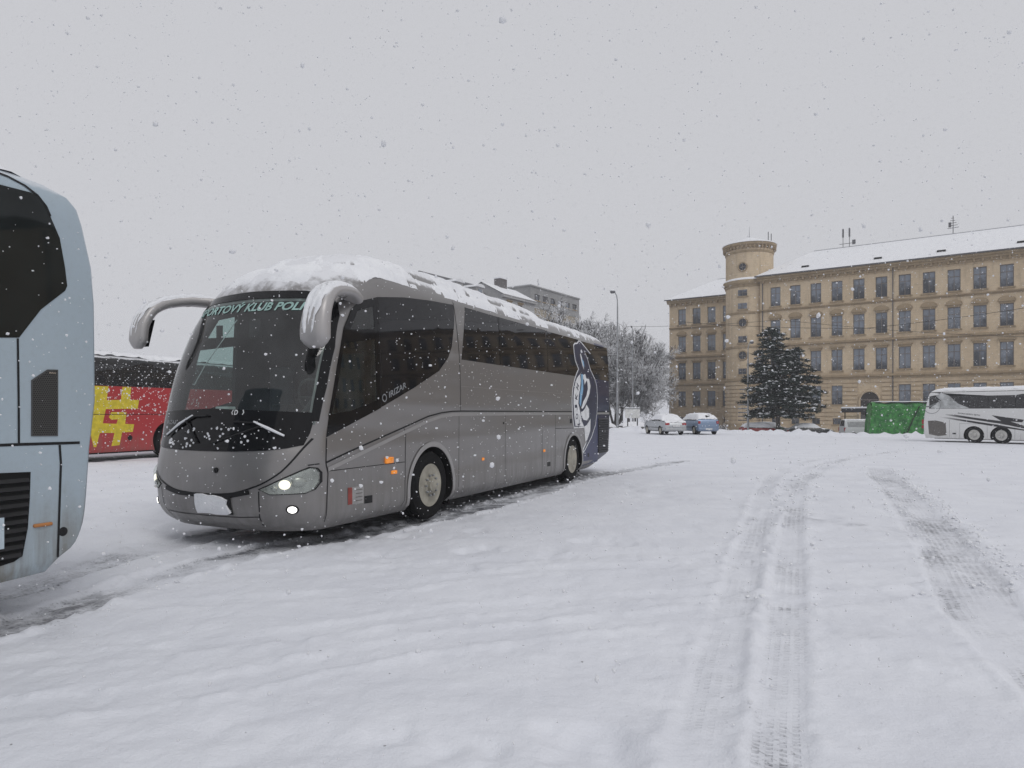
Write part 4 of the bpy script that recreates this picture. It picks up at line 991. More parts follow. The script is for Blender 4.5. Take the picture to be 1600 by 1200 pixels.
    boxo('chassis', -2.4, 9, .3, 2.3, .2, .5, BLACK, T)
    b = MB(); rings = []
    for s, h, hw in ((.6, .0, .7), (1.4, .05, .85), (2.6, .10, .9), (3.0, .22, .9), (6, .24, .9), (6.8, .02, .7)): rings.append([(s, 1.27 + w_ * hw, 3.42 + h * (1 - abs(w_) ** 3)) for w_ in np.linspace(-1, 1, 11)] + [(s, 1.27 + hw, 3.3), (s, 1.27 - hw, 3.3)][0:2])
    b.loft(rings); pod = b.build('roof_pod', P, T, smooth=40)
    snow_cover('roof_snow', T, [body.data, pod.data], (-3, 9), (.03, 2.5), .1, .07, SNOW, 3.30, cover=.7, seed=2.1)
white_coach()

# ------------------------------------------------------------------ cars
def car(label, loc, heading, kind, P, group=None, detail=True, cat='car', name='parked_car'):
    """x forward, origin under the middle"""
    T = empty(name, loc, heading, label, cat, group)
    if kind == 'sedan':
        L = 4.5; st = [(-2.22, .55, .58, .70), (-2.17, .80, .83, .80), (-2.0, .93, .95, .84), (-1.62, .96, .99, .86), (-1.0, .96, 1.36, .87), (-.55, .95, 1.43, .87), (.15, .94, 1.42, .87), (.95, .93, .99, .87), (1.3, .90, .93, .86), (1.85, .80, .83, .82), (2.15, .68, .70, .74), (2.24, .50, .52, .62)]
        win = [(-1.35, .14), (-.95, .80), (-.5, .92), (.1, .90), (.62, .14)]; rear = (-1.52, -1.05); fr = (.22, .88)
    elif kind == 'hatch':
        L = 4.0; st = [(-2.0, .50, .53, .72), (-1.98, .75, .80, .80), (-1.93, .96, 1.02, .83), (-1.62, .98, 1.34, .85), (-1.25, .97, 1.45, .86), (-.4, .96, 1.49, .86), (.25, .95, 1.45, .86), (1.0, .93, 1.0, .86), (1.35, .89, .92, .84), (1.75, .78, .80, .79), (1.95, .62, .64, .70), (2.0, .48, .5, .62)]
        win = [(-1.6, .30), (-1.3, .84), (-.4, .92), (.2, .90), (.75, .14), (-1.5, .14)]; rear = (-1.88, -1.40); fr = (.32, .95)
    else:
        L = 4.4; st = [(-2.2, .5, .55, .80), (-2.18, 1.0, 1.1, .88), (-2.1, 1.05, 1.72, .90), (-1.7, 1.05, 1.80, .91), (.3, 1.05, 1.80, .91), (.65, 1.05, 1.70, .90), (1.35, 1.02, 1.10, .89), (1.7, .95, .98, .87), (2.05, .80, .84, .80), (2.2, .55, .58, .70)]
        win = [(.05, .12), (.05, .84), (.5, .82), (1.0, .22), (1.05, .12)]; rear = (-2.17, -2.1); fr = (.7, 1.3)
    xs = [s[0] for s in st]; bz = herm(xs, [s[1] for s in st]); tz = herm(xs, [s[2] for s in st]); hw = herm(xs, [s[3] for s in st])
    rings = []
    X = sorted(set(list(np.linspace(xs[0], xs[-1], 34)) + xs))
    def tw(x): return hw(x) * (1 - .30 * min(1, max(0, (tz(x) - bz(x)) / .45)))
    for x in X:
        h, b_, t_ = hw(x), bz(x), tz(x); w_ = tw(x); lo = .24 if -1.9 < x < 1.9 else .30
        half = [(.80 * h, lo), (.97 * h, lo + .08), (h, .5), (h, b_ * .80), (.97 * h, b_), (w_, t_ - .02), (w_ * .9, t_ + .01), (w_ * .5, t_ + .025)]
        rings.append([(x, y, z) for y, z in half] + [(x, 0, t_ + .03)] + [(x, -y, z) for y, z in reversed(half)])
    b = MB(); b.loft(rings); body = b.build('body', P)
    for wx in (-1.32 if kind != 'van' else -1.4, 1.32):
        for sg in (-1, 1):
            c = arch_cutter(wx, .31, .36, sg * .55, sg * 1.1, 20); boolean(body, c)
    body.data.shade_smooth(); body.data.set_sharp_from_angle(angle=R(38)); body.parent = T
    G = DWIN
    for sg in (-1, 1):
        def sm(x, q, off=0., sg=sg):
            h0, h1, z0, z1 = .97 * hw(x), tw(x), bz(x), tz(x) - .02; return Vector((x, sg * (h0 + (h1 - h0) * q + off), z0 + (z1 - z0) * q + off * .3))
        patch('side_window', win, sm, G, T, off=.006, step=.3, skirt=0)
        if kind == 'van': patch('side_window', [(-1.9, .14), (-1.9, .82), (-.1, .84), (-.1, .14)], sm, plain('van_panel_glass', (.28, .29, .30), .3), T, off=.006, step=.3, skirt=0)
        else:
            xm = -.35
            ribbon('door_pillar', [(xm, .12), (xm - .05, .92)], .07, sm, P, T, off=.010)
        if detail:
            ss = lambda x, z, off=0., sg=sg: Vector((x, sg * (hw(x) + off), z))
            ribbon('rubbing_strip', [(-1.85, .55), (1.7, .52)], .05, ss, BLACK, T, off=.006)
            b = MB(); b.box(1.0, 1.15, sg * .9, sg * 1.02, .95, 1.07) if sg > 0 else b.box(1.0, 1.15, -1.02, -.9, .95, 1.07); b.build('mirror', P, T, bevel=.02)
    tp = lambda x, y, off=0.: Vector((x - off * .5, y, tz(x) + .03 - .02 * (abs(y) / .6) ** 2 + off))
    patch('rear_window', [(rear[0], -.58), (rear[1], -.52), (rear[1], .52), (rear[0], .58)], tp, G, T, off=.008, step=.2, skirt=0)
    patch('windscreen', [(fr[0], -.52), (fr[1], -.62), (fr[1], .62), (fr[0], .52)], lambda x, y, off=0.: tp(x, y, off) + Vector((off, 0, 0)), G, T, off=.008, step=.2, skirt=0)
    xr = xs[0]
    if kind == 'sedan': lz0, lz1, lx, ly = .72, .86, xr + .04, (.48, .79)
    elif kind == 'hatch': lz0, lz1, lx, ly = .80, 1.0, xr + .03, (.62, .80)
    else: lz0, lz1, lx, ly = .75, 1.1, xr, (.74, .87)
    for sg in (-1, 1):
        y0, y1 = sorted((sg * ly[0], sg * ly[1])); b = MB(); b.box(lx - .03, lx + .18, y0, y1, lz0, lz1); b.build('tail_lamp', REDL, T, bevel=.02)
        b = MB(); y0, y1 = sorted((sg * .42, sg * .70)); b.box(xs[-1] - .22, xs[-1] - .02, y0, y1, .58, .70); b.build('headlamp', REFL, T, bevel=.03)
    b = MB(); b.box(xr - .05, xr + .25, -.78, .78, .30, .50); b.build('rear_bumper', P, T, bevel=.04)
    b = MB(); zp = .36 if kind == 'hatch' else .60; b.box(xr - .065, xr + .02, -.26, .26, zp, zp + .11); b.build('number_plate', PLATE, T)
    for wx in (-1.32 if kind != 'van' else -1.4, 1.32):
        wheel(T, wx, -.84, r=.31, width=.19, rim_r=.20, style='car', face=-1); wheel(T, wx, .84, r=.31, width=.19, rim_r=.20, style='car', face=1)
    snow_cover('snow_cover', T, [body.data], (xs[0], xs[-1]), (-.9, .9), .05, .07, SNOW, .72, cover=.62, nscale=2.2, nzmin=.12, seed=loc[0])
    return T

G_CARS = 'cars parked on the lot and along the street'
HD = lambda b: R(90 - b)        # heading from a compass-like bearing off the view axis
def rear_at(px, Y, b, L):       # centre of a car whose tail stands at this place
    return (px + math.sin(R(b)) * L / 2, Y + math.cos(R(b)) * L / 2)
c1 = paint('car_silver', (.42, .44, .46), .4, .35, dirt=.4, dirt_top=.4); c2 = paint('car_blue', (.20, .27, .39), .3, .35, dirt=.3, dirt_top=.4)
c3 = paint('car_black', (.02, .02, .022), .1, .3, dirt=.3, dirt_top=.4); c4 = paint('car_red', (.28, .03, .03), .1, .35, dirt=.3, dirt_top=.4)
c5 = paint('van_white', (.62, .63, .64), .0, .4, dirt=.4, dirt_top=.4); c6 = paint('car_grey', (.16, .17, .18), .3, .35, dirt=.4, dirt_top=.4); c7 = paint('car_green', (.05, .10, .07), .2, .35, dirt=.3, dirt_top=.4)
x, y = rear_at(11.75, 50., -10, 4.4); car('silver saloon with snowy roof and red tail lamps, left of the blue hatchback', (x, y, gz(x, y)), HD(-10), 'sedan', c1, G_CARS)
x, y = rear_at(14.35, 50.9, -10, 4.0); car('light blue hatchback under snow beside the silver saloon', (x, y, gz(x, y)), HD(-10), 'hatch', c2, G_CARS)
for label, x, y, b, k, p in [
        ('red car half hidden behind the snow bank, left of the dark estate', 24.2, 67.5, 95, 'hatch', c4),
        ('dark green car behind the snow bank under the conifer', 26.3, 71.0, 95, 'hatch', c7),
        ('black car with snowy roof behind the snow bank, right of the red one', 28.2, 66.2, 95, 'sedan', c3),
        ('white delivery van parked behind the snow bank', 33.6, 66.2, 98, 'van', c5),
        ('grey hatchback parked between the white van and the green trailer', 37.6, 66., 98, 'hatch', c6),
        ('grey car under snow beside the tall lamp post', 9.6, 70.5, 80, 'sedan', c6),
        ('dark car under snow behind the white notice board', 13.0, 72., 80, 'hatch', c3)]:
    car(label, (x, y, gz(x, y)), HD(b), k, p, G_CARS, detail=False)

# ------------------------------------------------------------------ buildings
def brick_mat(name, c1, c2, grime=.5):
    m, t, n, l = nodes(name)
    (x, y, z), vec = objxyz(t)
    a = noise(t, .35, 5, .6); b = noise(t, 2.2, 6, .65); s = noise(t, 1, 4, .6, vec, (2.2, 2.2, .16))
    c = mixc(t, ramp(t, a, .3, .7), c1, c2)
    c = mixc(t, mth(t, 'MULTIPLY', ramp(t, b, .45, .75), .5), c, tuple(v * .62 for v in c1))
    c = mixc(t, mth(t, 'MULTIPLY', ramp(t, s, .5, .8), grime), c, tuple(v * .5 for v in c1))
    co = ramp(t, mth(t, 'FRACT', mth(t, 'MULTIPLY', z, 1 / .30)), .86, .95)
    c = mixc(t, mth(t, 'MULTIPLY', co, .25), c, tuple(v * .6 for v in c1))
    bsdf(t, c, .9, bump=b, bstr=.4, bdist=.05, spec=.15)
    MATS[name] = m; return m
TAN = brick_mat('tan_brick', (.56, .445, .305), (.64, .52, .37)); STONE = brick_mat('tan_stone', (.57, .455, .315), (.48, .38, .26), .7)
CORN = brick_mat('cornice_stone', (.40, .31, .20), (.33, .25, .165), .8)
ROOFS = SNOW
FRAME = plain('window_frame', (.16, .14, .13), .6)
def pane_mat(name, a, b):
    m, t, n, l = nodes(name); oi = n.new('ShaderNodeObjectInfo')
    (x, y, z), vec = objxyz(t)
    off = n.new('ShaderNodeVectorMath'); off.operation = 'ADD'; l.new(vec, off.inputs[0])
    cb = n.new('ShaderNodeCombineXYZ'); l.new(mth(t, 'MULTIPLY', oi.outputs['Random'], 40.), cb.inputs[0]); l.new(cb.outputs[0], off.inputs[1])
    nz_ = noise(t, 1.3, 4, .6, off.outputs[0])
    painted_refl = ramp(t, mth(t, 'ADD', mth(t, 'ADD', mth(t, 'MULTIPLY', z, .28), mth(t, 'MULTIPLY', oi.outputs['Random'], .55)), nz_), .75, 1.25)  # sky reflection painted into the pane colour, patchy and lighter upwards
    c = mixc(t, painted_refl, a, b)
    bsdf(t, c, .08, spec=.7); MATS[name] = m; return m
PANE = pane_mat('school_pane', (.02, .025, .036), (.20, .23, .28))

def wall_with_openings(x0, x1, z0, z1, ops, y=0., depth=.28):
    xs = sorted(set([x0, x1] + [o[0] for o in ops] + [o[1] for o in ops])); zs = sorted(set([z0, z1] + [o[2] for o in ops] + [o[3] for o in ops]))
    b = MB()
    def inside(cx, cz): return any(o[0] < cx < o[1] and o[2] < cz < o[3] for o in ops)
    for j in range(len(zs) - 1):
        i = 0
        while i < len(xs) - 1:
            if inside((xs[i] + xs[i + 1]) / 2, (zs[j] + zs[j + 1]) / 2): i += 1; continue
            k = i
            while k + 1 < len(xs) - 1 and not inside((xs[k + 1] + xs[k + 2]) / 2, (zs[j] + zs[j + 1]) / 2): k += 1
            b.face([(xs[i], y, zs[j]), (xs[k + 1], y, zs[j]), (xs[k + 1], y, zs[j + 1]), (xs[i], y, zs[j + 1])]); i = k + 1
    for (a, c, d, e) in ops:
        b.face([(a, y, d), (a, y + depth, d), (a, y + depth, e), (a, y, e)]); b.face([(c, y, d), (c, y, e), (c, y + depth, e), (c, y + depth, d)])
        b.face([(a, y, d), (c, y, d), (c, y + depth, d), (a, y + depth, d)]); b.face([(a, y, e), (a, y + depth, e), (c, y + depth, e), (c, y, e)])
    return b

_wm = {}
def window(parent, x, y, z, w_, h, hood=0, rz=0., frame=None, pane=None):
    """window with frame, pane, sill and hood; origin at its lower middle on the wall face"""
    key = (round(w_, 2), round(h, 2), hood, id(frame))
    if key not in _wm:
        f = MB(); t = .07
        for q in ((-w_/2, -w_/2 + t, 0, h), (w_/2 - t, w_/2, 0, h), (-w_/2 + t, w_/2 - t, 0, t), (-w_/2 + t, w_/2 - t, h - t, h), (-.035, .035, t, h - t), (-w_/2 + t, -.035, h * .66, h * .66 + .07), (.035, w_/2 - t, h * .66, h * .66 + .07)): f.box(q[0], q[1], .17, .23, q[2], q[3])
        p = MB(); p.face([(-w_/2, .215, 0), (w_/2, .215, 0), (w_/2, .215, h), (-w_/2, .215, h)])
        s = MB(); s.box(-w_/2 - .18, w_/2 + .18, -.14, .18, -.16, -.002)
        hd = None
        if hood:
            hd = MB(); hd.box(-w_/2 - .22, w_/2 + .22, -.20, .02, h + .25, h + .40); hd.box(-w_/2 - .08, w_/2 + .08, -.07, .02, h + .02, h + .25)
            if hood == 2:
                r = w_/2 + .2; hd.loft([[(r * math.cos(a), yy, h + .40 + .55 * math.sin(a) * r) for a in np.linspace(0, math.pi, 9)] for yy in (-.12, .02)])
        _wm[key] = [f.mesh('window', frame or FRAME), p.mesh('pane', pane or PANE, fix=False), s.mesh('sill', CORN), hd.mesh('hood', CORN) if hd else None]
    me = _wm[key]
    o = add('window', me[0], parent, loc=(x, y, z)); o.rotation_euler = (0, 0, rz)
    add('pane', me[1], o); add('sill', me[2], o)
    if me[3]: add('hood', me[3], o)
    return o

def box_part(name, x0, x1, y0, y1, z0, z1, mat, parent): return boxo(name, x0, x1, y0, y1, z0, z1, mat, parent)

def school():
    T = empty('school_building', (33.8, 95, 0), math.atan2(-.574, .819), 'long four-storey tan brick building with round corner tower and snowy roof', 'building')
    LM = 62.; cols = [2.0 + 2.54 * i for i in range(23)]; rows = [(2.65, 5.1, 0), (7.0, 9.7, 1), (11.5, 14.06, 2), (15.95, 18.5, 0)]
    def block(x0, x1, y, cols, skip):
        ops = [(c - .65, c + .65, a, b) for c in cols for r, (a, b, h) in enumerate(rows) if not (r == 0 and any(abs(c - s) < 1.6 for s in skip))]
        low = [(c - .5, c + .5, .1, .9) for c in cols if not any(abs(c - s) < 1.6 for s in skip)]
        wall_with_openings(x0, x1, -1.2, 20.1, ops + low, y).build('wall', TAN, T)
        for c in cols:
            for r, (a, b, h) in enumerate(rows):
                if r == 0 and any(abs(c - s) < 1.6 for s in skip): continue
                window(T, c, y, a, 1.30, b - a, h)
            if not any(abs(c - s) < 1.6 for s in skip): window(T, c, y, .1, 1.0, .8, 0)
        # rusticated ground floor, course by course between the openings
        for k in range(11):
            z0 = .12 + .53 * k; z1 = z0 + .39
            if z1 > 6.0: break
            cuts = [(c - .68, c + .68) for c in cols if (z0 < 5.12 and z1 > 2.4) and not any(abs(c - s) < 1.6 for s in skip)] + [(c - .53, c + .53) for c in cols if z0 < .95 and not any(abs(c - s) < 1.6 for s in skip)] + [(s - 1.35, s + 1.35) for s in skip if z0 < 5.2]
            p = x0
            for a, b in sorted(cuts) + [(x1, x1)]:
                if a - p > .1 and p < 34: box_part('stone_course', p, a, y - .13, y + .02, z0, z1, STONE, T)
                p = max(p, b)
        for (z0, z1, d) in ((-.9, .10, .10), (6.0, 6.18, .18), (6.18, 6.42, .38), (10.45, 10.60, .16), (10.60, 10.85, .36), (15.25, 15.42, .12), (15.42, 15.55, .26), (18.95, 19.10, .08), (19.10, 19.45, .16), (19.45, 19.75, .34), (19.75, 20.12, .55)):
            box_part('string_course', x0 - (.0 if d < .3 else .3), x1, y - d, y + .02, z0, z1, CORN if d > .11 else STONE, T)
    block(0, LM, 0, cols, [13.4])
    block(-17.95, -.2, 12, [-15.8 + 2.45 * i for i in range(6)], [])
    # unseen wing added on the right to darken reflections in the coach windows
    wc = [-4. - 2.54 * i for i in range(20)]
    W2 = bpy.data.objects.new('return_wing', wall_with_openings(0, 56, -1.2, 20.1, [(-c - .65, -c + .65, a, b) for c in wc for (a, b, h) in rows]).mesh('return_wing', TAN)); C.objects.link(W2); W2.parent = T
    W2.location = (LM, 0, 0); W2.rotation_euler = (0, 0, R(-90))
    for c in wc:
        for (a, b, h) in rows:
            o = add('window', _wm[(1.30, round(b - a, 2), h, id(None))][0], W2, loc=(-c, 0, a)); 
    b = MB(); b.face([(0, .22, 0), (56, .22, 0), (56, .22, 19.5), (0, .22, 19.5)]); q = b.build('pane', PANE, None); q.parent = W2
    b = MB(); b.box(LM + .3, LM + 13, -56, -.05, -1.2, 20.08); b.build('added_wing_walls', TAN, T)
    b = MB(); b.face([(LM - .6, -56.6, 20.14), (LM - .6, 0, 20.14), (LM + 7, 0, 24.2), (LM + 7, -56.6, 24.2)]); b.face([(LM + 14, -56.6, 20.14), (LM + 14, 0, 20.14), (LM + 7, 0, 24.2), (LM + 7, -56.6, 24.2)]); b.build('added_wing_roof', SNOW, T)
    # cornice brackets
    me = MB(); me.box(-.11, .11, -.38, .0, -.35, 0); me = me.mesh('bracket', CORN)
    for i in range(36): add('bracket', me, T, loc=(.5 + .85 * i, -.02, 19.45))
    for i in range(20): add('bracket', me, T, loc=(-17.6 + .85 * i, 11.98, 19.45))
    # end and rear walls
    b = MB(); b.face([(0, 0, -1.2), (0, 14, -1.2), (0, 14, 20.1), (0, 0, 20.1)]); b.face([(LM, 0, -1.2), (LM, 14, -1.2), (LM, 14, 20.1), (LM, 0, 20.1)]); b.face([(0, 14, -1.2), (LM, 14, -1.2), (LM, 14, 20.1), (0, 14, 20.1)]); b.build('wall', TAN, T)
    b = MB(); b.face([(-17.95, 12, -1.2), (-17.95, 25, -1.2), (-17.95, 25, 20.1), (-17.95, 12, 20.1)]); b.face([(-17.95, 25, -1.2), (0, 25, -1.2), (0, 25, 20.1), (-17.95, 25, 20.1)]); b.build('wall', TAN, T)
    # roofs
    def roof(x0, x1, y0, y1, ze, zr, hl):
        ym = (y0 + y1) / 2; b = MB(); t = .12
        A, B, D, E_ = (x0, y0, ze), (x1, y0, ze), (x1, y1, ze), (x0, y1, ze); R0, R1 = (x0 + hl, ym, zr), (x1 - .2, ym, zr)
        b.face([A, B, R1, R0]); b.face([D, E_, R0, R1]); b.face([E_, A, R0]); b.face([B, D, R1]); b.face([A, E_, D, B])
        o = b.build('roof', ROOFS, T)
        boxo('gutter', x0, x1, y0 - .09, y0 + .03, ze - .14, ze + .02, plain('gutter_metal', (.11, .11, .12), .5, .5), T)
        bb = MB(); bb.tube([(x0 + hl, ym, zr + .03), (x1 - .2, ym, zr + .03)], .05, 6); q = bb.build('ridge', plain('ridge_metal', (.35, .36, .38), .6), None); q.parent = o
        return o
    r1 = roof(-.6, LM, -.62, 14.6, 20.14, 24.2, 6.0); r2 = roof(-18.6, 1.5, 11.4, 25.6, 20.14, 24.0, 6.5)
    for i, xx in enumerate((5.6, 14.2, 21.0, 28.8, 36.)):
        b = MB(); yy = .9; zz = 20.14 + (yy + .62) * 4.06 / 7.61; b.box(xx - .45, xx + .45, yy - .15, yy + .5, zz - .1, zz + .17); q = b.build('roof_window', GLOSSB, None); q.parent = r1
    def aerial(x, y, z, kind):
        b = MB()
        if kind == 0:
            for dx in (-.45, .35): b.tube([(x + dx, y, z - .3), (x + dx, y, z + 2.6)], .045, 5); b.box(x + dx - .10, x + dx + .10, y - .1, y + .1, z + 1.4, z + 2.5)
            b.tube([(x - .9, y, z + .5), (x + .9, y, z + .5)], .04, 5); b.box(x + .7, x + 1.1, y - .1, y + .1, z + .3, z + .9)
        else:
            b.tube([(x, y, z - .3), (x, y, z + 2.3)], .05, 5)
            for k in range(5): b.tube([(x - .6 + .1 * k, y - .2, z + .7 + .32 * k), (x + .6 - .13 * k, y + .2, z + .85 + .3 * k)], .035, 4)
            b.box(x - .5, x - .2, y - .1, y + .1, z + .9, z + 1.5)
        b.build('aerial', plain('aerial_metal', (.12, .12, .13), .6), T)
    aerial(9.6, 7, 24.2, 0); aerial(21.9, 7, 24.2, 1); aerial(-8.6, 18.5, 24.0, 1)
    # arched doorway with leaves, surround and canopy
    DOOR = plain('dark_door', (.035, .028, .026), .6); b = MB()
    ar = [(1.05 * math.cos(a), 3.2 + 1.05 * math.sin(a)) for a in np.linspace(0, math.pi, 13)]
    pr = [(1.05, -.9)] + ar + [(-1.05, -.9)]
    b.loft([[(13.4 + p, yy, z) for p, z in pr] for yy in (-.10, .05)]); d = b.build('door', DOOR, T)
    b = MB(); b.box(13.36, 13.44, -.14, -.09, -.9, 3.2); b.box(12.4, 14.4, -.14, -.09, 3.15, 3.28); q = b.build('door_bars', FRAME, None); q.parent = d
    b = MB(); b.tube([(13.4 + p * 1.09, -.10, z if z < 3 else 3.2 + (z - 3.2) * 1.09) for p, z in pr], .14, 8); b.build('door_surround', STONE, T, smooth=50)
    # stair tower
    tx, ty, tr = -2.3, 2.9, 3.2
    def ring(r, z, n=48): return [(tx + r * math.cos(2 * math.pi * k / n), ty + r * math.sin(2 * math.pi * k / n), z) for k in range(n)]
    b = MB(); b.loft([ring(tr, -1.2), ring(tr, 25.0)]); b.build('tower_wall', TAN, T, smooth=30)
    for z0, z1, d in ((-1.0, .1, .12), (5.95, 6.3, .16), (10.5, 10.8, .14), (15.2, 15.5, .12), (18.95, 19.3, .12), (19.3, 19.9, .36), (23.7, 23.95, .10), (24.35, 24.6, .18), (24.6, 25.05, .42)):
        b = MB(); b.loft([ring(tr + d * .6, z0), ring(tr + d, z0 + (z1 - z0) * .4), ring(tr + d, z1)]); b.build('tower_cornice', CORN, T, smooth=30)
    for k in range(11):
        z0 = .12 + .53 * k
        b = MB(); b.loft([ring(tr + .12, z0), ring(tr + .12, z0 + .39)]); b.build('tower_course', STONE, T, smooth=30)
    for k in range(40):
        a = 2 * math.pi * k / 40; o = add('bracket', me, T, loc=(tx + (tr + .0) * math.cos(a), ty + tr * math.sin(a), 24.6)); o.rotation_euler = (0, 0, a + math.pi / 2)
    b = MB(); b.loft([ring(tr + .50, 25.05), ring(tr + .45, 25.18), ring(.05, 26.4)]); b.build('tower_roof', SNOW, T, smooth=60)
    b = MB(); b.lathe([(tr + .36, 19.9), (tr + .3, 20.02), (tr, 20.25)], 'z', 48, (tx, ty, 0)); b.build('ledge_snow', SNOW, T)
    b = MB(); b.tube([(tx, ty, 26.3), (tx, ty, 27.9)], [.06, .02], 5); b.build('finial', MATS['ridge_metal'], T)
    b = MB(); b.tube([(tx + 2.6, ty, 24.9), (tx + 2.6, ty, 26.8)], .06, 5); b.tube([(tx + 3.0, ty, 24.9), (tx + 3.0, ty, 26.5)], .06, 5); b.box(tx + 2.45, tx + 3.15, ty - .05, ty + .05, 25.3, 25.45); b.build('aerial', MATS['aerial_metal'], T)
    wx, wy = -.322, -.947                               # world direction from tower to the lot
    lx, ly = wx * .819 + wy * -.574, wx * .574 + wy * .819
    a0 = math.atan2(ly, lx) - R(16)
    def on_tower(z, w_, h, round_=False):
        px, py = tx + (tr - .02) * math.cos(a0), ty + (tr - .02) * math.sin(a0)
        if round_:
            b = MB(); b.lathe([(w_, -.05), (w_, .0), (w_ * .98, .03)], 'y', 24); o = b.build('round_window', PANE, T, loc=(px, py, z)); o.rotation_euler = (0, 0, a0 + math.pi / 2)
            f = MB(); f.tube([(w_ * 1.12 * math.cos(x), -.05, w_ * 1.12 * math.sin(x)) for x in np.linspace(0, 2 * math.pi, 25)], .11, 6, False); q = f.build('surround', CORN, None); q.parent = o
            f = MB(); f.box(-.03, .03, -.09, -.04, -w_, w_); f.box(-w_, w_, -.09, -.04, -.03, .03); q = f.build('frame', FRAME, None); q.parent = o
        else:
            b = MB(); b.box(-w_ / 2, w_ / 2, -.08, .2, -h / 2, h / 2); o = b.build('tower_window', PANE, T, loc=(px, py, z)); o.rotation_euler = (0, 0, a0 + math.pi / 2)
            f = MB(); f.box(-.03, .03, -.11, -.07, -h / 2, h / 2); f.box(-w_ / 2, w_ / 2, -.11, -.07, -.03, .03); q = f.build('frame', FRAME, None); q.parent = o
            f = MB(); f.box(-w_ / 2 - .15, w_ / 2 + .15, -.2, .2, -h / 2 - .16, -h / 2); q = f.build('sill', CORN, None); q.parent = o
    for z, w_, h, r_ in ((18.1, 1.2, .85, 0), (16.3, 1.2, .8, 0), (14.0, .57, 0, 1), (11.7, 1.15, .9, 0), (9.5, .57, 0, 1), (7.3, 1.1, .8, 0), (4.0, .75, 2.0, 0), (1.1, 1.2, 3.6, 0), (21.7, .52, 0, 1)): on_tower(z, w_, h, bool(r_))
    # rain pipes
    for xx in (.35, 15.97, 31.2):
        b = MB(); b.tube([(xx, -.16, -1), (xx, -.16, 19.4)], .06, 6); b.build('rain_pipe', MATS['gutter_metal'], T)
school()

def concrete_block():
    T = empty('office_block', (3.3, 124.9, 0), R(56), 'grey and beige flat-roofed block far behind the coach roof', 'building')
    CON = brick_mat('pale_concrete', (.34, .34, .34), (.28, .28, .285), .6); BEI = brick_mat('beige_render', (.40, .35, .27), (.36, .31, .24), .5)
    ops = [(1.4 + 2.8 * i, 3.2 + 2.8 * i, 22.0, 23.1) for i in range(6)]
    wall_with_openings(0, 18.2, 20.6, 24.3, ops, 0).build('upper_wall', CON, T)
    ops2 = [(1.4 + 2.8 * i, 3.2 + 2.8 * i, z, z + 1.5) for i in range(6) for z in (7.2, 10.6, 14., 17.4)]
    wall_with_openings(0, 18.2, -1.2, 20.6, ops2, .06).build('lower_wall', BEI, T)
    for o in ops: window(T, (o[0] + o[1]) / 2, 0, o[2], 1.8, 1.1)
    for o in ops2: window(T, (o[0] + o[1]) / 2, .06, o[2], 1.8, 1.5)
    b = MB(); b.face([(0, 0, -1.2), (0, 10, -1.2), (0, 10, 24.3), (0, 0, 24.3)]); b.face([(18.2, 0, -1.2), (18.2, 10, -1.2), (18.2, 10, 24.3), (18.2, 0, 24.3)]); b.face([(0, 10, -1.2), (18.2, 10, -1.2), (18.2, 10, 24.3), (0, 10, 24.3)]); b.build('end_wall', CON, T)
    boxo('parapet', -.15, 18.35, -.15, 10.1, 24.3, 24.55, CON, T); boxo('roof_snow', -.1, 18.3, -.1, 10, 24.552, 24.7, SNOW, T)
    b = MB(); b.tube([(9, 4, 24.6), (9, 4, 27.4)], .05, 5); b.build('aerial', MATS['aerial_metal'], T)
concrete_block()

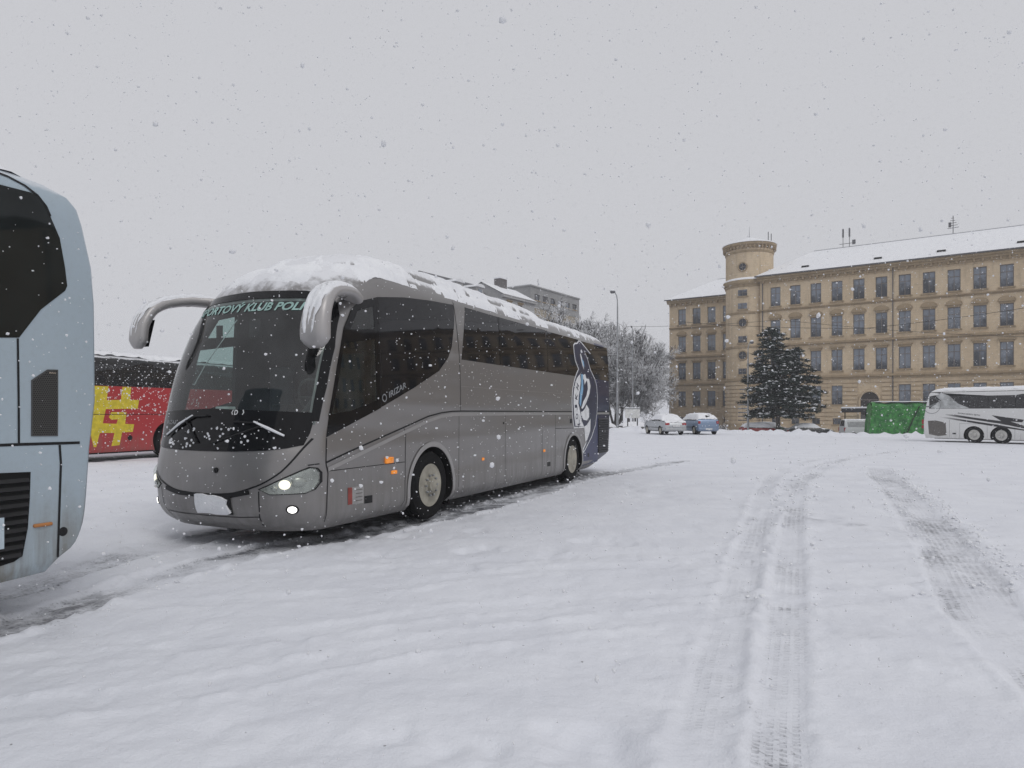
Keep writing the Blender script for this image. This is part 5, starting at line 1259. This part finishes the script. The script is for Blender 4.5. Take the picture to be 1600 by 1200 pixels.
def town_house(loc, L, dep, ze, zr, label, dark=False, chimney=None, dormer=False):
    T = empty('town_house', (*loc, 0), R(56), label, 'building', 'town houses behind the coach')
    W = brick_mat('pale_render' + ('_b' if dark else ''), (.50, .50, .50) if not dark else (.42, .41, .40), (.44, .44, .45), .4)
    n = int(L // 3.2); cs = [1.9 + 3.2 * i for i in range(n)]
    ops = [(c - .6, c + .6, z, z + 2.1) for c in cs for z in (ze - 3.3, ze - 7., ze - 10.7, ze - 14.4)]
    wall_with_openings(0, L, -1.2, ze, ops).build('wall', W, T)
    for o in ops: window(T, (o[0] + o[1]) / 2, 0, o[2], 1.2, 2.1, 1)
    b = MB(); b.face([(0, 0, -1.2), (0, dep, -1.2), (0, dep, ze), (0, dep / 2, zr), (0, 0, ze)]); b.face([(L, 0, -1.2), (L, dep, -1.2), (L, dep, ze), (L, dep / 2, zr), (L, 0, ze)]); b.face([(0, dep, -1.2), (L, dep, -1.2), (L, dep, ze), (0, dep, ze)]); b.build('end_wall', W, T)
    boxo('cornice', -.2, L + .2, -.4, .05, ze - .5, ze - .02, CORN if dark else W, T)
    RM = SNOW if not dark else brick_mat('slate', (.11, .11, .12), (.16, .16, .17), .4)
    b = MB(); b.face([(-.3, -.5, ze - .1), (L + .3, -.5, ze - .1), (L + .3, dep / 2, zr + .1), (-.3, dep / 2, zr + .1)]); b.face([(-.3, dep + .5, ze - .1), (L + .3, dep + .5, ze - .1), (L + .3, dep / 2, zr + .1), (-.3, dep / 2, zr + .1)]); rf = b.build('roof', RM, T)
    if dormer:
        for i in range(2):
            xx = L * .3 + i * L * .4; b = MB(); b.box(xx - .9, xx + .9, .3, 3, ze + .3, ze + 2.2); q = b.build('dormer', W, None); q.parent = rf
            b = MB(); b.box(xx - .45, xx + .45, .24, .3, ze + .6, ze + 1.9); q = b.build('dormer_pane', PANE, None); q.parent = rf
            b = MB(); b.loft([[(xx + 1.1 * math.cos(a), yy, ze + 2.2 + .5 * math.sin(a)) for a in np.linspace(0, math.pi, 9)] for yy in (.1, 3)]); q = b.build('dormer_snow', SNOW, None); q.parent = rf
    if chimney:
        b = MB(); b.box(chimney - 1.0, chimney + 1.0, dep / 2 - .6, dep / 2 + .6, zr - 1.2, zr + 1.3); q = b.build('chimney', brick_mat('chimney_brick', (.16, .15, .15), (.12, .11, .11), .5), None); q.parent = rf
        b = MB(); b.box(chimney - 1.1, chimney + 1.1, dep / 2 - .7, dep / 2 + .7, zr + 1.302, zr + 1.5); q = b.build('chimney_snow', SNOW, None); q.parent = rf
    return T
town_house((-1.5, 110.1), 9.5, 8, 20.4, 22.6, 'white town house with snowy roof and dark chimney behind the coach', chimney=5.2)
town_house((-9.5, 98.2), 12.5, 9, 18.4, 22.0, 'town house with slate roof and snow-capped dormers behind the coach roof', dark=True, dormer=True)

# ------------------------------------------------------------------ trees
def snowy_bark(name, amount):
    m, t, n, l = nodes(name)
    nz = geo_nz(t)
    s = ramp(t, mth(t, 'ADD', nz, mth(t, 'MULTIPLY', noise(t, 2.2, 5, .7), amount)), .35, .75)
    bsdf(t, mixc(t, s, (.055, .05, .048), (.80, .81, .84)), .85)
    MATS[name] = m; return m
SBARK = snowy_bark('snowy_bark', .35); STWIG = snowy_bark('snowy_twig', 1.25)

def bare_tree(seed, H):
    rs = np.random.default_rng(seed); tr = MB(); cr_paths = []
    def grow(p, d, L, r, lev):
        n = 4 if lev < 2 else 3; pts = [p]; q = p.copy(); dd = d.copy()
        for i in range(n):
            dd = (dd + Vector(rs.normal(0, .10 + .04 * lev, 3)) + Vector((0, 0, .05 if lev > 1 else .02))).normalized(); q = q + dd * L / n; pts.append(q.copy())
        rad = [r * (1 - .55 * i / n) for i in range(n + 1)]
        if lev < 3: tr.tube(pts, rad, 7 if lev == 0 else 5, False)
        else: cr_paths.append((pts, rad))
        if lev >= 5: return
        k = [5, 5, 5, 5, 4][lev]
        for i in range(k):
            t = .35 + .65 * (i + rs.random()) / k if lev else .45 + .55 * (i + .5 * rs.random()) / k
            a = min(int(t * n), n - 1); base = pts[a].lerp(pts[a + 1], t * n - a)
            ax = Vector(rs.normal(0, 1, 3)); side_ = ax.cross(dd); side_.normalize()
            ang = rs.uniform(.45, .95); nd = (dd * math.cos(ang) + side_ * math.sin(ang)).normalized()
            grow(base, nd, L * rs.uniform(.52, .74), max(.012, rad[a] * .6), lev + 1)
        if lev < 4: grow(pts[-1], dd, L * .6, rad[-1], lev + 1)
    grow(Vector((0, 0, -1.0)), Vector((0, 0, 1)), H * .40, H * .0125, 0)
    # twigs: flattened three-sided prisms laden with snow
    V = []; F = []
    for pts, rad in cr_paths:
        b0 = len(V)
        for i, p in enumerate(pts):
            d = (pts[min(i + 1, len(pts) - 1)] - pts[max(i - 1, 0)]).normalized(); a = d.cross(Vector((0, 0, 1)))
            a = a.normalized() if a.length > .05 else Vector((1, 0, 0)); u = a.cross(d).normalized(); r = max(.022, rad[i])
            V += [tuple(p + a * r), tuple(p - a * r), tuple(p + Vector((0, 0, 1)) * r * 1.5)]
        for i in range(len(pts) - 1):
            for j in range(3):
                k = (j + 1) % 3; F.append((b0 + i * 3 + j, b0 + i * 3 + k, b0 + i * 3 + 3 + k, b0 + i * 3 + 3 + j))
    return tr.mesh('trunk', SBARK, 60), np_mesh('crown', V, F, STWIG)

TV = [bare_tree(s, h) for s, h in ((21, 14.), (22, 15.5), (23, 13.))]
tl = ['bare snow-laden tree rising behind the coach tail', 'snow-covered tree just left of the tall lamp post', 'snow-covered tree between the lamp post and the tan building', 'broad bare tree with snowy twigs close to the tan building corner', 'bare white-frosted tree far behind the others beside the tan building']
spots = [(7.4, 95, 1, 1.42), (8.2, 98, 0, 1.32), (11.0, 106, 1, 1.30), (11.8, 92, 2, 1.36), (13.6, 100, 1, 1.30), (15.8, 107, 0, 1.40), (14.9, 95, 2, 1.36), (16.8, 112, 1, 1.35), (17.6, 118, 0, 1.45), (5.4, 108, 2, 1.45), (13.6, 116, 1, 1.5), (18.4, 124, 0, 1.4), (10.6, 119, 0, 1.5), (8.4, 92, 2, 1.0), (14.6, 86, 0, .95), (15.6, 89, 1, .80)]
bx = sorted(range(len(spots)), key=lambda i: spots[i][0] / spots[i][1])
names = ['first', 'second', 'third', 'fourth', 'fifth', 'sixth', 'seventh', 'eighth', 'ninth', 'tenth', 'eleventh', 'twelfth', 'thirteenth', 'fourteenth', 'fifteenth', 'sixteenth']
for rank, i in enumerate(bx):
    x, y, v, s = spots[i]
    size = 'tall' if s > 1.38 else ('small' if s < 1.1 else 'mid-sized')
    T = empty('bare_tree', (x, y, -.9), random.uniform(0, 6), f'{size} snow-laden bare tree, {names[rank]} from the left of the row left of the tan building', 'tree', 'snow-laden trees beside the tan building')
    T.scale = (s, s, s); add('trunk', TV[v][0], T); add('crown', TV[v][1], T)

def conifer(loc, label, H=10.6, seed=4):
    T = empty('pine_tree', loc, 0, label, 'tree'); rs = np.random.default_rng(seed)
    NEED = plain('needles', (.022, .034, .027), .8, var=.5, nscale=3); tb = MB(); limbs = []
    stems = [[(0, 0, 0), (-.1, 0, H * .35), (-.5, .1, H * .7), (-.7, 0, H)], [(.1, 0, H * .2), (1.1, .1, H * .45), (1.6, 0, H * .82)]]
    for st in stems: tb.tube(st, [.22, .17, .10, .03][:len(st)] if len(st) == 4 else [.15, .10, .03], 7)
    clumps = []
    for si, st in enumerate(stems):
        P = np.array(st); top = P[-1][2]; lo = 2.3 if si == 0 else 3.6
        for z in np.arange(lo, top, .30):
            f = (z - lo) / (top - lo); cx = np.interp(z, P[:, 2], P[:, 0]); reach = (4.1 if si == 0 else 3.4) * (1 - f) ** .75 * (1 if f > .12 else .8) + .3
            for k in range(int(4 + 3 * (1 - f))):
                a = rs.uniform(0, 2 * math.pi); L = reach * rs.uniform(.6, 1.08); droop = -.10 * L + rs.uniform(-.1, .25)
                e = (cx + L * math.cos(a), L * math.sin(a), z + droop); limbs.append(((cx, 0, z), e))
                for q in np.linspace(.3, 1, max(3, int(L / .33))):
                    clumps.append((cx + q * L * math.cos(a) + rs.normal(0, .1), q * L * math.sin(a) + rs.normal(0, .1), z + droop * q + rs.normal(0, .06), rs.uniform(.30, .54)))
    for a, e in limbs: tb.tube([a, ((a[0] + e[0]) / 2, (a[1] + e[1]) / 2, (a[2] + e[2]) / 2 + .05), e], [.035, .022, .01], 4, False)
    tb.build('trunk', BARK, T, smooth=60)
    C_ = np.array(clumps); V = []; F = []
    for (x, y, z, r) in C_:
        n = 30; u = rs.normal(0, 1, (n, 3)); u /= np.linalg.norm(u, axis=1)[:, None]; u[:, 2] = u[:, 2] * .55 + .1
        s_ = np.cross(u, rs.normal(0, 1, (n, 3))); s_ /= np.linalg.norm(s_, axis=1)[:, None] + 1e-6
        p0 = np.array((x, y, z)) + u * r * .1; p1 = np.array((x, y, z)) + u * r * rs.uniform(.7, 1.15, (n, 1)); wd = .035
        for k in range(n):
            b = len(V); V += [p0[k] - s_[k] * wd, p0[k] + s_[k] * wd, p1[k] + s_[k] * wd * .5, p1[k] - s_[k] * wd * .5]; F.append((b, b + 1, b + 2, b + 3))
    add('crown', np_mesh('crown', V, F, NEED), T)
    V = []; F = []; k6 = 7
    for (x, y, z, r) in C_[rs.random(len(C_)) < .42]:
        b = len(V); rr = r * rs.uniform(.35, .75); ex = rs.uniform(.7, 1.3)
        V += [(x + rr * ex * math.cos(a), y + rr / ex * math.sin(a), z + r * .22 + rs.normal(0, .02)) for a in np.linspace(0, 2 * math.pi, k6, endpoint=False)]
        V.append((x, y, z + r * .22 + rr * .42)); V.append((x, y, z + r * .10))
        for q in range(k6): F += [(b + q, b + (q + 1) % k6, b + k6), (b + (q + 1) % k6, b + q, b + k6 + 1)]
    tag(add('branch_snow', np_mesh('branch_snow', V, F, SNOW, True), T), kind='stuff')
conifer((25.3, 66.2, -.9), 'dark pine tree with snow on its branches in front of the tan building')

def bush(loc, label, r, seed):
    T = empty('bush', loc, 0, label, 'bush', 'bushes beside the tan building'); rs = np.random.default_rng(seed); V = []; F = []; tb = MB()
    for k in range(70):
        a = rs.uniform(0, 2 * math.pi); e = rs.uniform(.3, 1.4); L = r * rs.uniform(.6, 1.1); d = Vector((math.cos(a) * math.cos(e), math.sin(a) * math.cos(e), math.sin(e)))
        tb.tube([(0, 0, 0), tuple(d * L * .5), tuple(d * L)], [.02, .014, .006], 3, False)
        for q in range(14):
            p = d * L * rs.uniform(.4, 1.) + Vector(rs.normal(0, .08 * r, 3)); s_ = Vector(rs.normal(0, 1, 3)).normalized() * .09; t_ = Vector(rs.normal(0, 1, 3)).normalized() * .05
            b = len(V); V += [tuple(p - s_), tuple(p + t_), tuple(p + s_), tuple(p - t_)]; F.append((b, b + 1, b + 2, b + 3))
    tb.build('stems', SBARK, T); add('foliage', np_mesh('foliage', V, F, STWIG), T)
bush((8.2, 72., -.9), 'low snowy bush at the foot of the tall lamp post', 1.6, 1); bush((14.8, 76., -.9), 'wide snowy bush behind the silver saloon', 2.0, 2); bush((22.2, 74., -.9), 'small snowy bush left of the pine tree', 1.4, 3)

# ------------------------------------------------------------------ street furniture
def lamp_post(loc, H, label, arm, head=True):
    T = empty('street_lamp', loc, 0, label, 'lamp post', 'lamp posts round the lot')
    b = MB(); b.tube([(0, 0, -.2), (0, 0, H * .3)], [.12, .10], 10); b.tube([(0, 0, H * .3), (0, 0, H * .9)], [.085, .06], 10); b.build('pole', STEELG, T, smooth=50)
    b = MB(); b.tube([(0, 0, H * .9), (-.02 * arm, 0, H * .94), (-.15 * arm, 0, H * .975), (-.45 * arm, 0, H)], .045, 8); b.build('arm', STEELG, T, smooth=50)
    b = MB(); rings = []
    for q, ww, hh in ((-.35, .06, .06), (-.55, .17, .14), (-.95, .20, .16), (-1.15, .10, .08)): rings.append([(q * arm, ww * math.cos(a), H + .02 + hh * math.sin(a)) for a in np.linspace(0, 2 * math.pi, 12, endpoint=False)])
    b.loft(rings); b.build('lamp_head', plain('lamp_grey', (.12, .12, .13), .5), T, smooth=50)
    b = MB(); b.loft([[(q * arm, ww * math.cos(a), H + .12 + hh * math.sin(a)) for a in np.linspace(0, 2 * math.pi, 10, endpoint=False)] for q, ww, hh in ((-.42, .06, .02), (-.6, .17, .10), (-.95, .19, .11), (-1.12, .08, .03))]); b.build('lamp_snow', SNOW, T, smooth=60)
    b = MB(); b.lathe([(.32, -.1), (.25, .14), (.1, .22)], 'z', 12); b.build('base_snow', SNOW, T, smooth=60)
lamp_post((9.15, 60.5, gz(9.15, 60.5)), 12.0, 'tall galvanised lamp post to the right of the coach tail', .55)
lamp_post((22.5, 66.5, -.9), 9.2, 'slim lamp post in front of the round tower', -.45)
lamp_post((14.2, 82, -.9), 12.6, 'thin pale pole right of the tall lamp post', .2)

def notice_board():
    T = empty('notice_board', (11.4, 66, gz(11.4, 66)), R(-8), 'white notice board on dark posts left of the silver saloon', 'sign')
    for q in (-.45, .45): boxo('post', q - .05, q + .05, -.04, .04, 0, 2.9, BLACK, T)
    b = MB(); b.box(-.68, .68, -.09, -.042, 2.0, 2.85); b.build('board', plain('board_white', (.62, .62, .60), .6), T); boxo('frame', -.71, .71, -.04, .04, 2.86, 2.92, BLACK, T); boxo('board_snow', -.7, .7, -.1, .06, 2.922, 3.0, SNOW, T)
notice_board()

def trailer():
    T = empty('tarpaulin_trailer', (31.3, 60.6, -.60), math.atan2(-.30, .95), 'green tarpaulin-covered trailer left of the white coach', 'trailer')
    m, t, n, l = nodes('green_tarpaulin'); f = noise(t, 3, 4)
    bsdf(t, mixc(t, ramp(t, f, .3, .7), (.012, .11, .025), (.045, .27, .045)), .45, bump=noise(t, 2.5, 3), bstr=.6, bdist=.3); MATS['green_tarpaulin'] = m
    # sagging cover built as a folded sheet over the hoops
    V = []; F = []; nx, nz = 60, 40; prof = [(0, .25), (0, 1.0), (0, 2.0), (.03, 2.75), (.15, 3.0), (1.2, 3.12), (2.25, 3.0), (2.38, 2.75), (2.4, 2.0), (2.4, .25)]
    u = np.r_[0, np.cumsum(np.hypot(*np.diff(np.array(prof), axis=0).T))]; fy, fz = herm(u, [p[0] for p in prof]), herm(u, [p[1] for p in prof])
    for i in range(nx + 1):
        x = 6.2 * i / nx
        for j in range(nz + 1):
            q = u[-1] * j / nz; y, z = fy(q), fz(q); fold = .07 * math.sin(x * 4.1 + z * 1.7) + .05 * math.sin(x * 9.3 - z * 3.6 + math.sin(z * 2)) - .04 * math.sin(math.pi * ((x / 1.55) % 1))
            sg = -1 if q < u[-1] / 2 else 1
            lean = .28 * (1 - i / nx) ** 3 * (3.1 - z) / 3
            V.append((x - lean * 1.0, y + sg * fold * (1 if z < 2.9 else .3), z + (.06 * math.sin(x * 4.05) if z > 2.8 else 0)))
    for i in range(nx):
        for j in range(nz): a = i * (nz + 1) + j; F.append((a, a + nz + 1, a + nz + 2, a + 1))
    add('tarpaulin', np_mesh('tarpaulin', V, F, m, True), T)
    b = MB(); b.face([(-.1, .02, .3), (-.02, .03, 2.75), (0, 1.2, 3.1), (-.02, 2.37, 2.75), (-.1, 2.38, .3)]); b.build('end_flap', m, T)
    b = MB(); b.face([(6.2, .02, .3), (6.2, .03, 2.75), (6.2, 1.2, 3.1), (6.2, 2.37, 2.75), (6.2, 2.38, .3)]); b.build('end_flap', m, T)
    for xx, sl in ((3.6, 1.), (5.2, .6)):
        b = MB(); b.tube([(xx - sl, -.10, .3), (xx - .5 * sl, -.11, 1.6), (xx, -.08, 2.75)], .045, 5); b.build('strap', BLACK, T)
    boxo('chassis', .0, 6.3, .25, 2.2, .0, .32, BLACK, T)
    for s in (1.2, 2.2, 4.6): wheel(T, s, .12, r=.42, width=.24, rim_r=.25, style='car', z=.30)
    b = MB(); b.box(.3, 6.2, -.02, 2.42, 3.13, 3.2); b.build('tarpaulin_snow', SNOW, T, bevel=.05)
trailer()

def shelter():
    T = empty('bus_shelter', (36.0, 72.5, -.9), math.atan2(-.574, .819), 'dark bus shelter with snow on its flat roof in front of the arched door', 'shelter')
    boxo('roof', -1.6, 2.6, -.2, 1.5, 2.55, 2.95, plain('shelter_dark', (.03, .03, .035), .5), T); boxo('roof_snow', -1.6, 2.6, -.2, 1.5, 2.952, 3.12, SNOW, T, bevel=.05)
    for x in (-1.5, .5, 2.5): boxo('post', x - .05, x + .05, 1.3, 1.4, 0, 2.55, BLACK, T)
    b = MB(); b.face([(-1.45, 1.34, .3), (2.45, 1.34, .3), (2.45, 1.34, 2.3), (-1.45, 1.34, 2.3)]); b.build('glass_wall', LENS, T)
    boxo('bench', -.8, 1.2, .95, 1.25, .42, .48, BLACK, T)
shelter()

def cable(name, pts, r, label):
    b = MB(); P = [Vector(p) for p in pts]; path = []
    for a, c in zip(P[:-1], P[1:]):
        for k in range(16): t = k / 16; q = a.lerp(c, t); q.z -= (a - c).length * .012 * 4 * t * (1 - t); path.append(q)
    path.append(P[-1]); b.tube(path, r, 5); o = b.build(name, BLACK); tag(o, label, 'cable'); return o
cable('overhead_cable', [(20, 84, 12.6), (36, 71, 10.2), (52, 62, 12.0), (70, 48, 14.)], .022, 'thin black overhead cable crossing the tan facade below the top windows')
cable('overhead_cable', [(15, 92, 13.0), (30, 78, 12.), (50, 68, 9.0), (70, 56, 9.5)], .018, 'second fainter overhead cable in front of the tan building')

# ------------------------------------------------------------------ falling snow
def falling_snow():
    rs = np.random.default_rng(77); P = []; S = []
    def fill(y0, y1, n, s0, s1):
        y = (y0 ** 3 + rs.random(n) * (y1 ** 3 - y0 ** 3)) ** (1 / 3)
        P.append(np.stack([rs.uniform(-.95, .95, n) * y + rs.uniform(-1, 1, n), y, 1.6 + rs.uniform(-.62, .75, n) * y + rs.uniform(-.5, .5, n)], 1)); S.append(rs.uniform(s0, s1, n) * rs.choice([.6, 1, 1.5], n, p=[.5, .38, .12]))
    fill(1.5, 5, 420, .004, .0075); fill(1.4, 12, 38000, .0030, .0062); fill(12, 45, 34000, .008, .014); fill(45, 72, 9000, .014, .020)
    P = np.concatenate(P); S = np.concatenate(S); k = P[:, 2] > .05; P = P[k]; S = S[k]; n = len(P)
    # keep the inside of the coaches dry
    def inside(o, a, L0, L1):
        c, s = math.cos(a), math.sin(a); dx, dy = P[:, 0] - o[0], P[:, 1] - o[1]; u, v = dx * c + dy * s, -dx * s + dy * c
        return (u > L0) & (u < L1) & (v > -.1) & (v < 2.65) & (P[:, 2] < 4.1)
    wet = ~(inside(BUS_O, D_ANG, -3, 10.2) | inside((-3.64, 5.4), D_ANG, -12, .6) | inside((-13.2, 24), D_ANG, -2.2, 10.5) | inside((29.1, 44), math.atan2(-.806, .592), -3.3, 10))
    P = P[wet]; S = S[wet]; n = len(P)
    g = (1 + 5 ** .5) / 2
    o12 = np.array([(-1, g, 0), (1, g, 0), (-1, -g, 0), (1, -g, 0), (0, -1, g), (0, 1, g), (0, -1, -g), (0, 1, -g), (g, 0, -1), (g, 0, 1), (-g, 0, -1), (-g, 0, 1)]) / 1.9
    f20 = np.array([(0, 11, 5), (0, 5, 1), (0, 1, 7), (0, 7, 10), (0, 10, 11), (1, 5, 9), (5, 11, 4), (11, 10, 2), (10, 7, 6), (7, 1, 8), (3, 9, 4), (3, 4, 2), (3, 2, 6), (3, 6, 8), (3, 8, 9), (4, 9, 5), (2, 4, 11), (6, 2, 10), (8, 6, 7), (9, 8, 1)])
    o6 = np.array([(1, 0, 0), (-1, 0, 0), (0, 1, 0), (0, -1, 0), (0, 0, 1), (0, 0, -1)], float); f8 = np.array([(0, 2, 4), (2, 1, 4), (1, 3, 4), (3, 0, 4), (2, 0, 5), (1, 2, 5), (3, 1, 5), (0, 3, 5)])
    def flakes(sel, shape, faces, base):
        k = len(shape); m_ = int(sel.sum()); V = shape[None] * rs.uniform(.72, 1.28, (m_, k, 1)) * rs.uniform(.75, 1.3, (m_, 1, 3))
        V = V * S[sel][:, None, None] + P[sel][:, None, :]
        return V.reshape(-1, 3), (faces[None] + base + (np.arange(m_) * k)[:, None, None]).reshape(-1, 3)
    nearf = P[:, 1] < 7
    V1, F1 = flakes(nearf, o12, f20, 0); V2, F2 = flakes(~nearf, o6, f8, len(V1)); V = np.concatenate([V1, V2]); F = np.concatenate([F1, F2])
    m, t, nn, l = nodes('snowflake'); df = nn.new('ShaderNodeBsdfDiffuse'); tl_ = nn.new('ShaderNodeBsdfTranslucent'); ms = nn.new('ShaderNodeMixShader'); ms.inputs[0].default_value = .5; ou = nn.new('ShaderNodeOutputMaterial')
    cc = mixc(t, noise(t, 50), (.88, .89, .91), (.96, .96, .97))
    for q in (df, tl_): l.new(cc, q.inputs[0])
    l.new(df.outputs[0], ms.inputs[1]); l.new(tl_.outputs[0], ms.inputs[2]); l.new(ms.outputs[0], ou.inputs[0])
    o = add('falling_snow', np_mesh('falling_snow', V.reshape(-1, 3), F, m, True)); tag(o, 'snowflakes falling through the air over the whole lot', 'snow', kind='stuff')
falling_snow()

def haze():
    b = MB(); b.box(-1600, 1600, -1300, 1600, -3, 31); o = b.build('haze', None)
    m, t, n, l = nodes('snow_haze'); v = n.new('ShaderNodeVolumePrincipled'); v.inputs['Color'].default_value = (.93, .94, .96, 1); v.inputs['Density'].default_value = .0009; v.inputs['Anisotropy'].default_value = .2
    ou = n.new('ShaderNodeOutputMaterial'); l.new(v.outputs[0], ou.inputs['Volume']); o.data.materials.clear(); o.data.materials.append(m)
    tag(o, 'pale snowy haze filling the air over the lot', 'haze', kind='stuff')
haze()
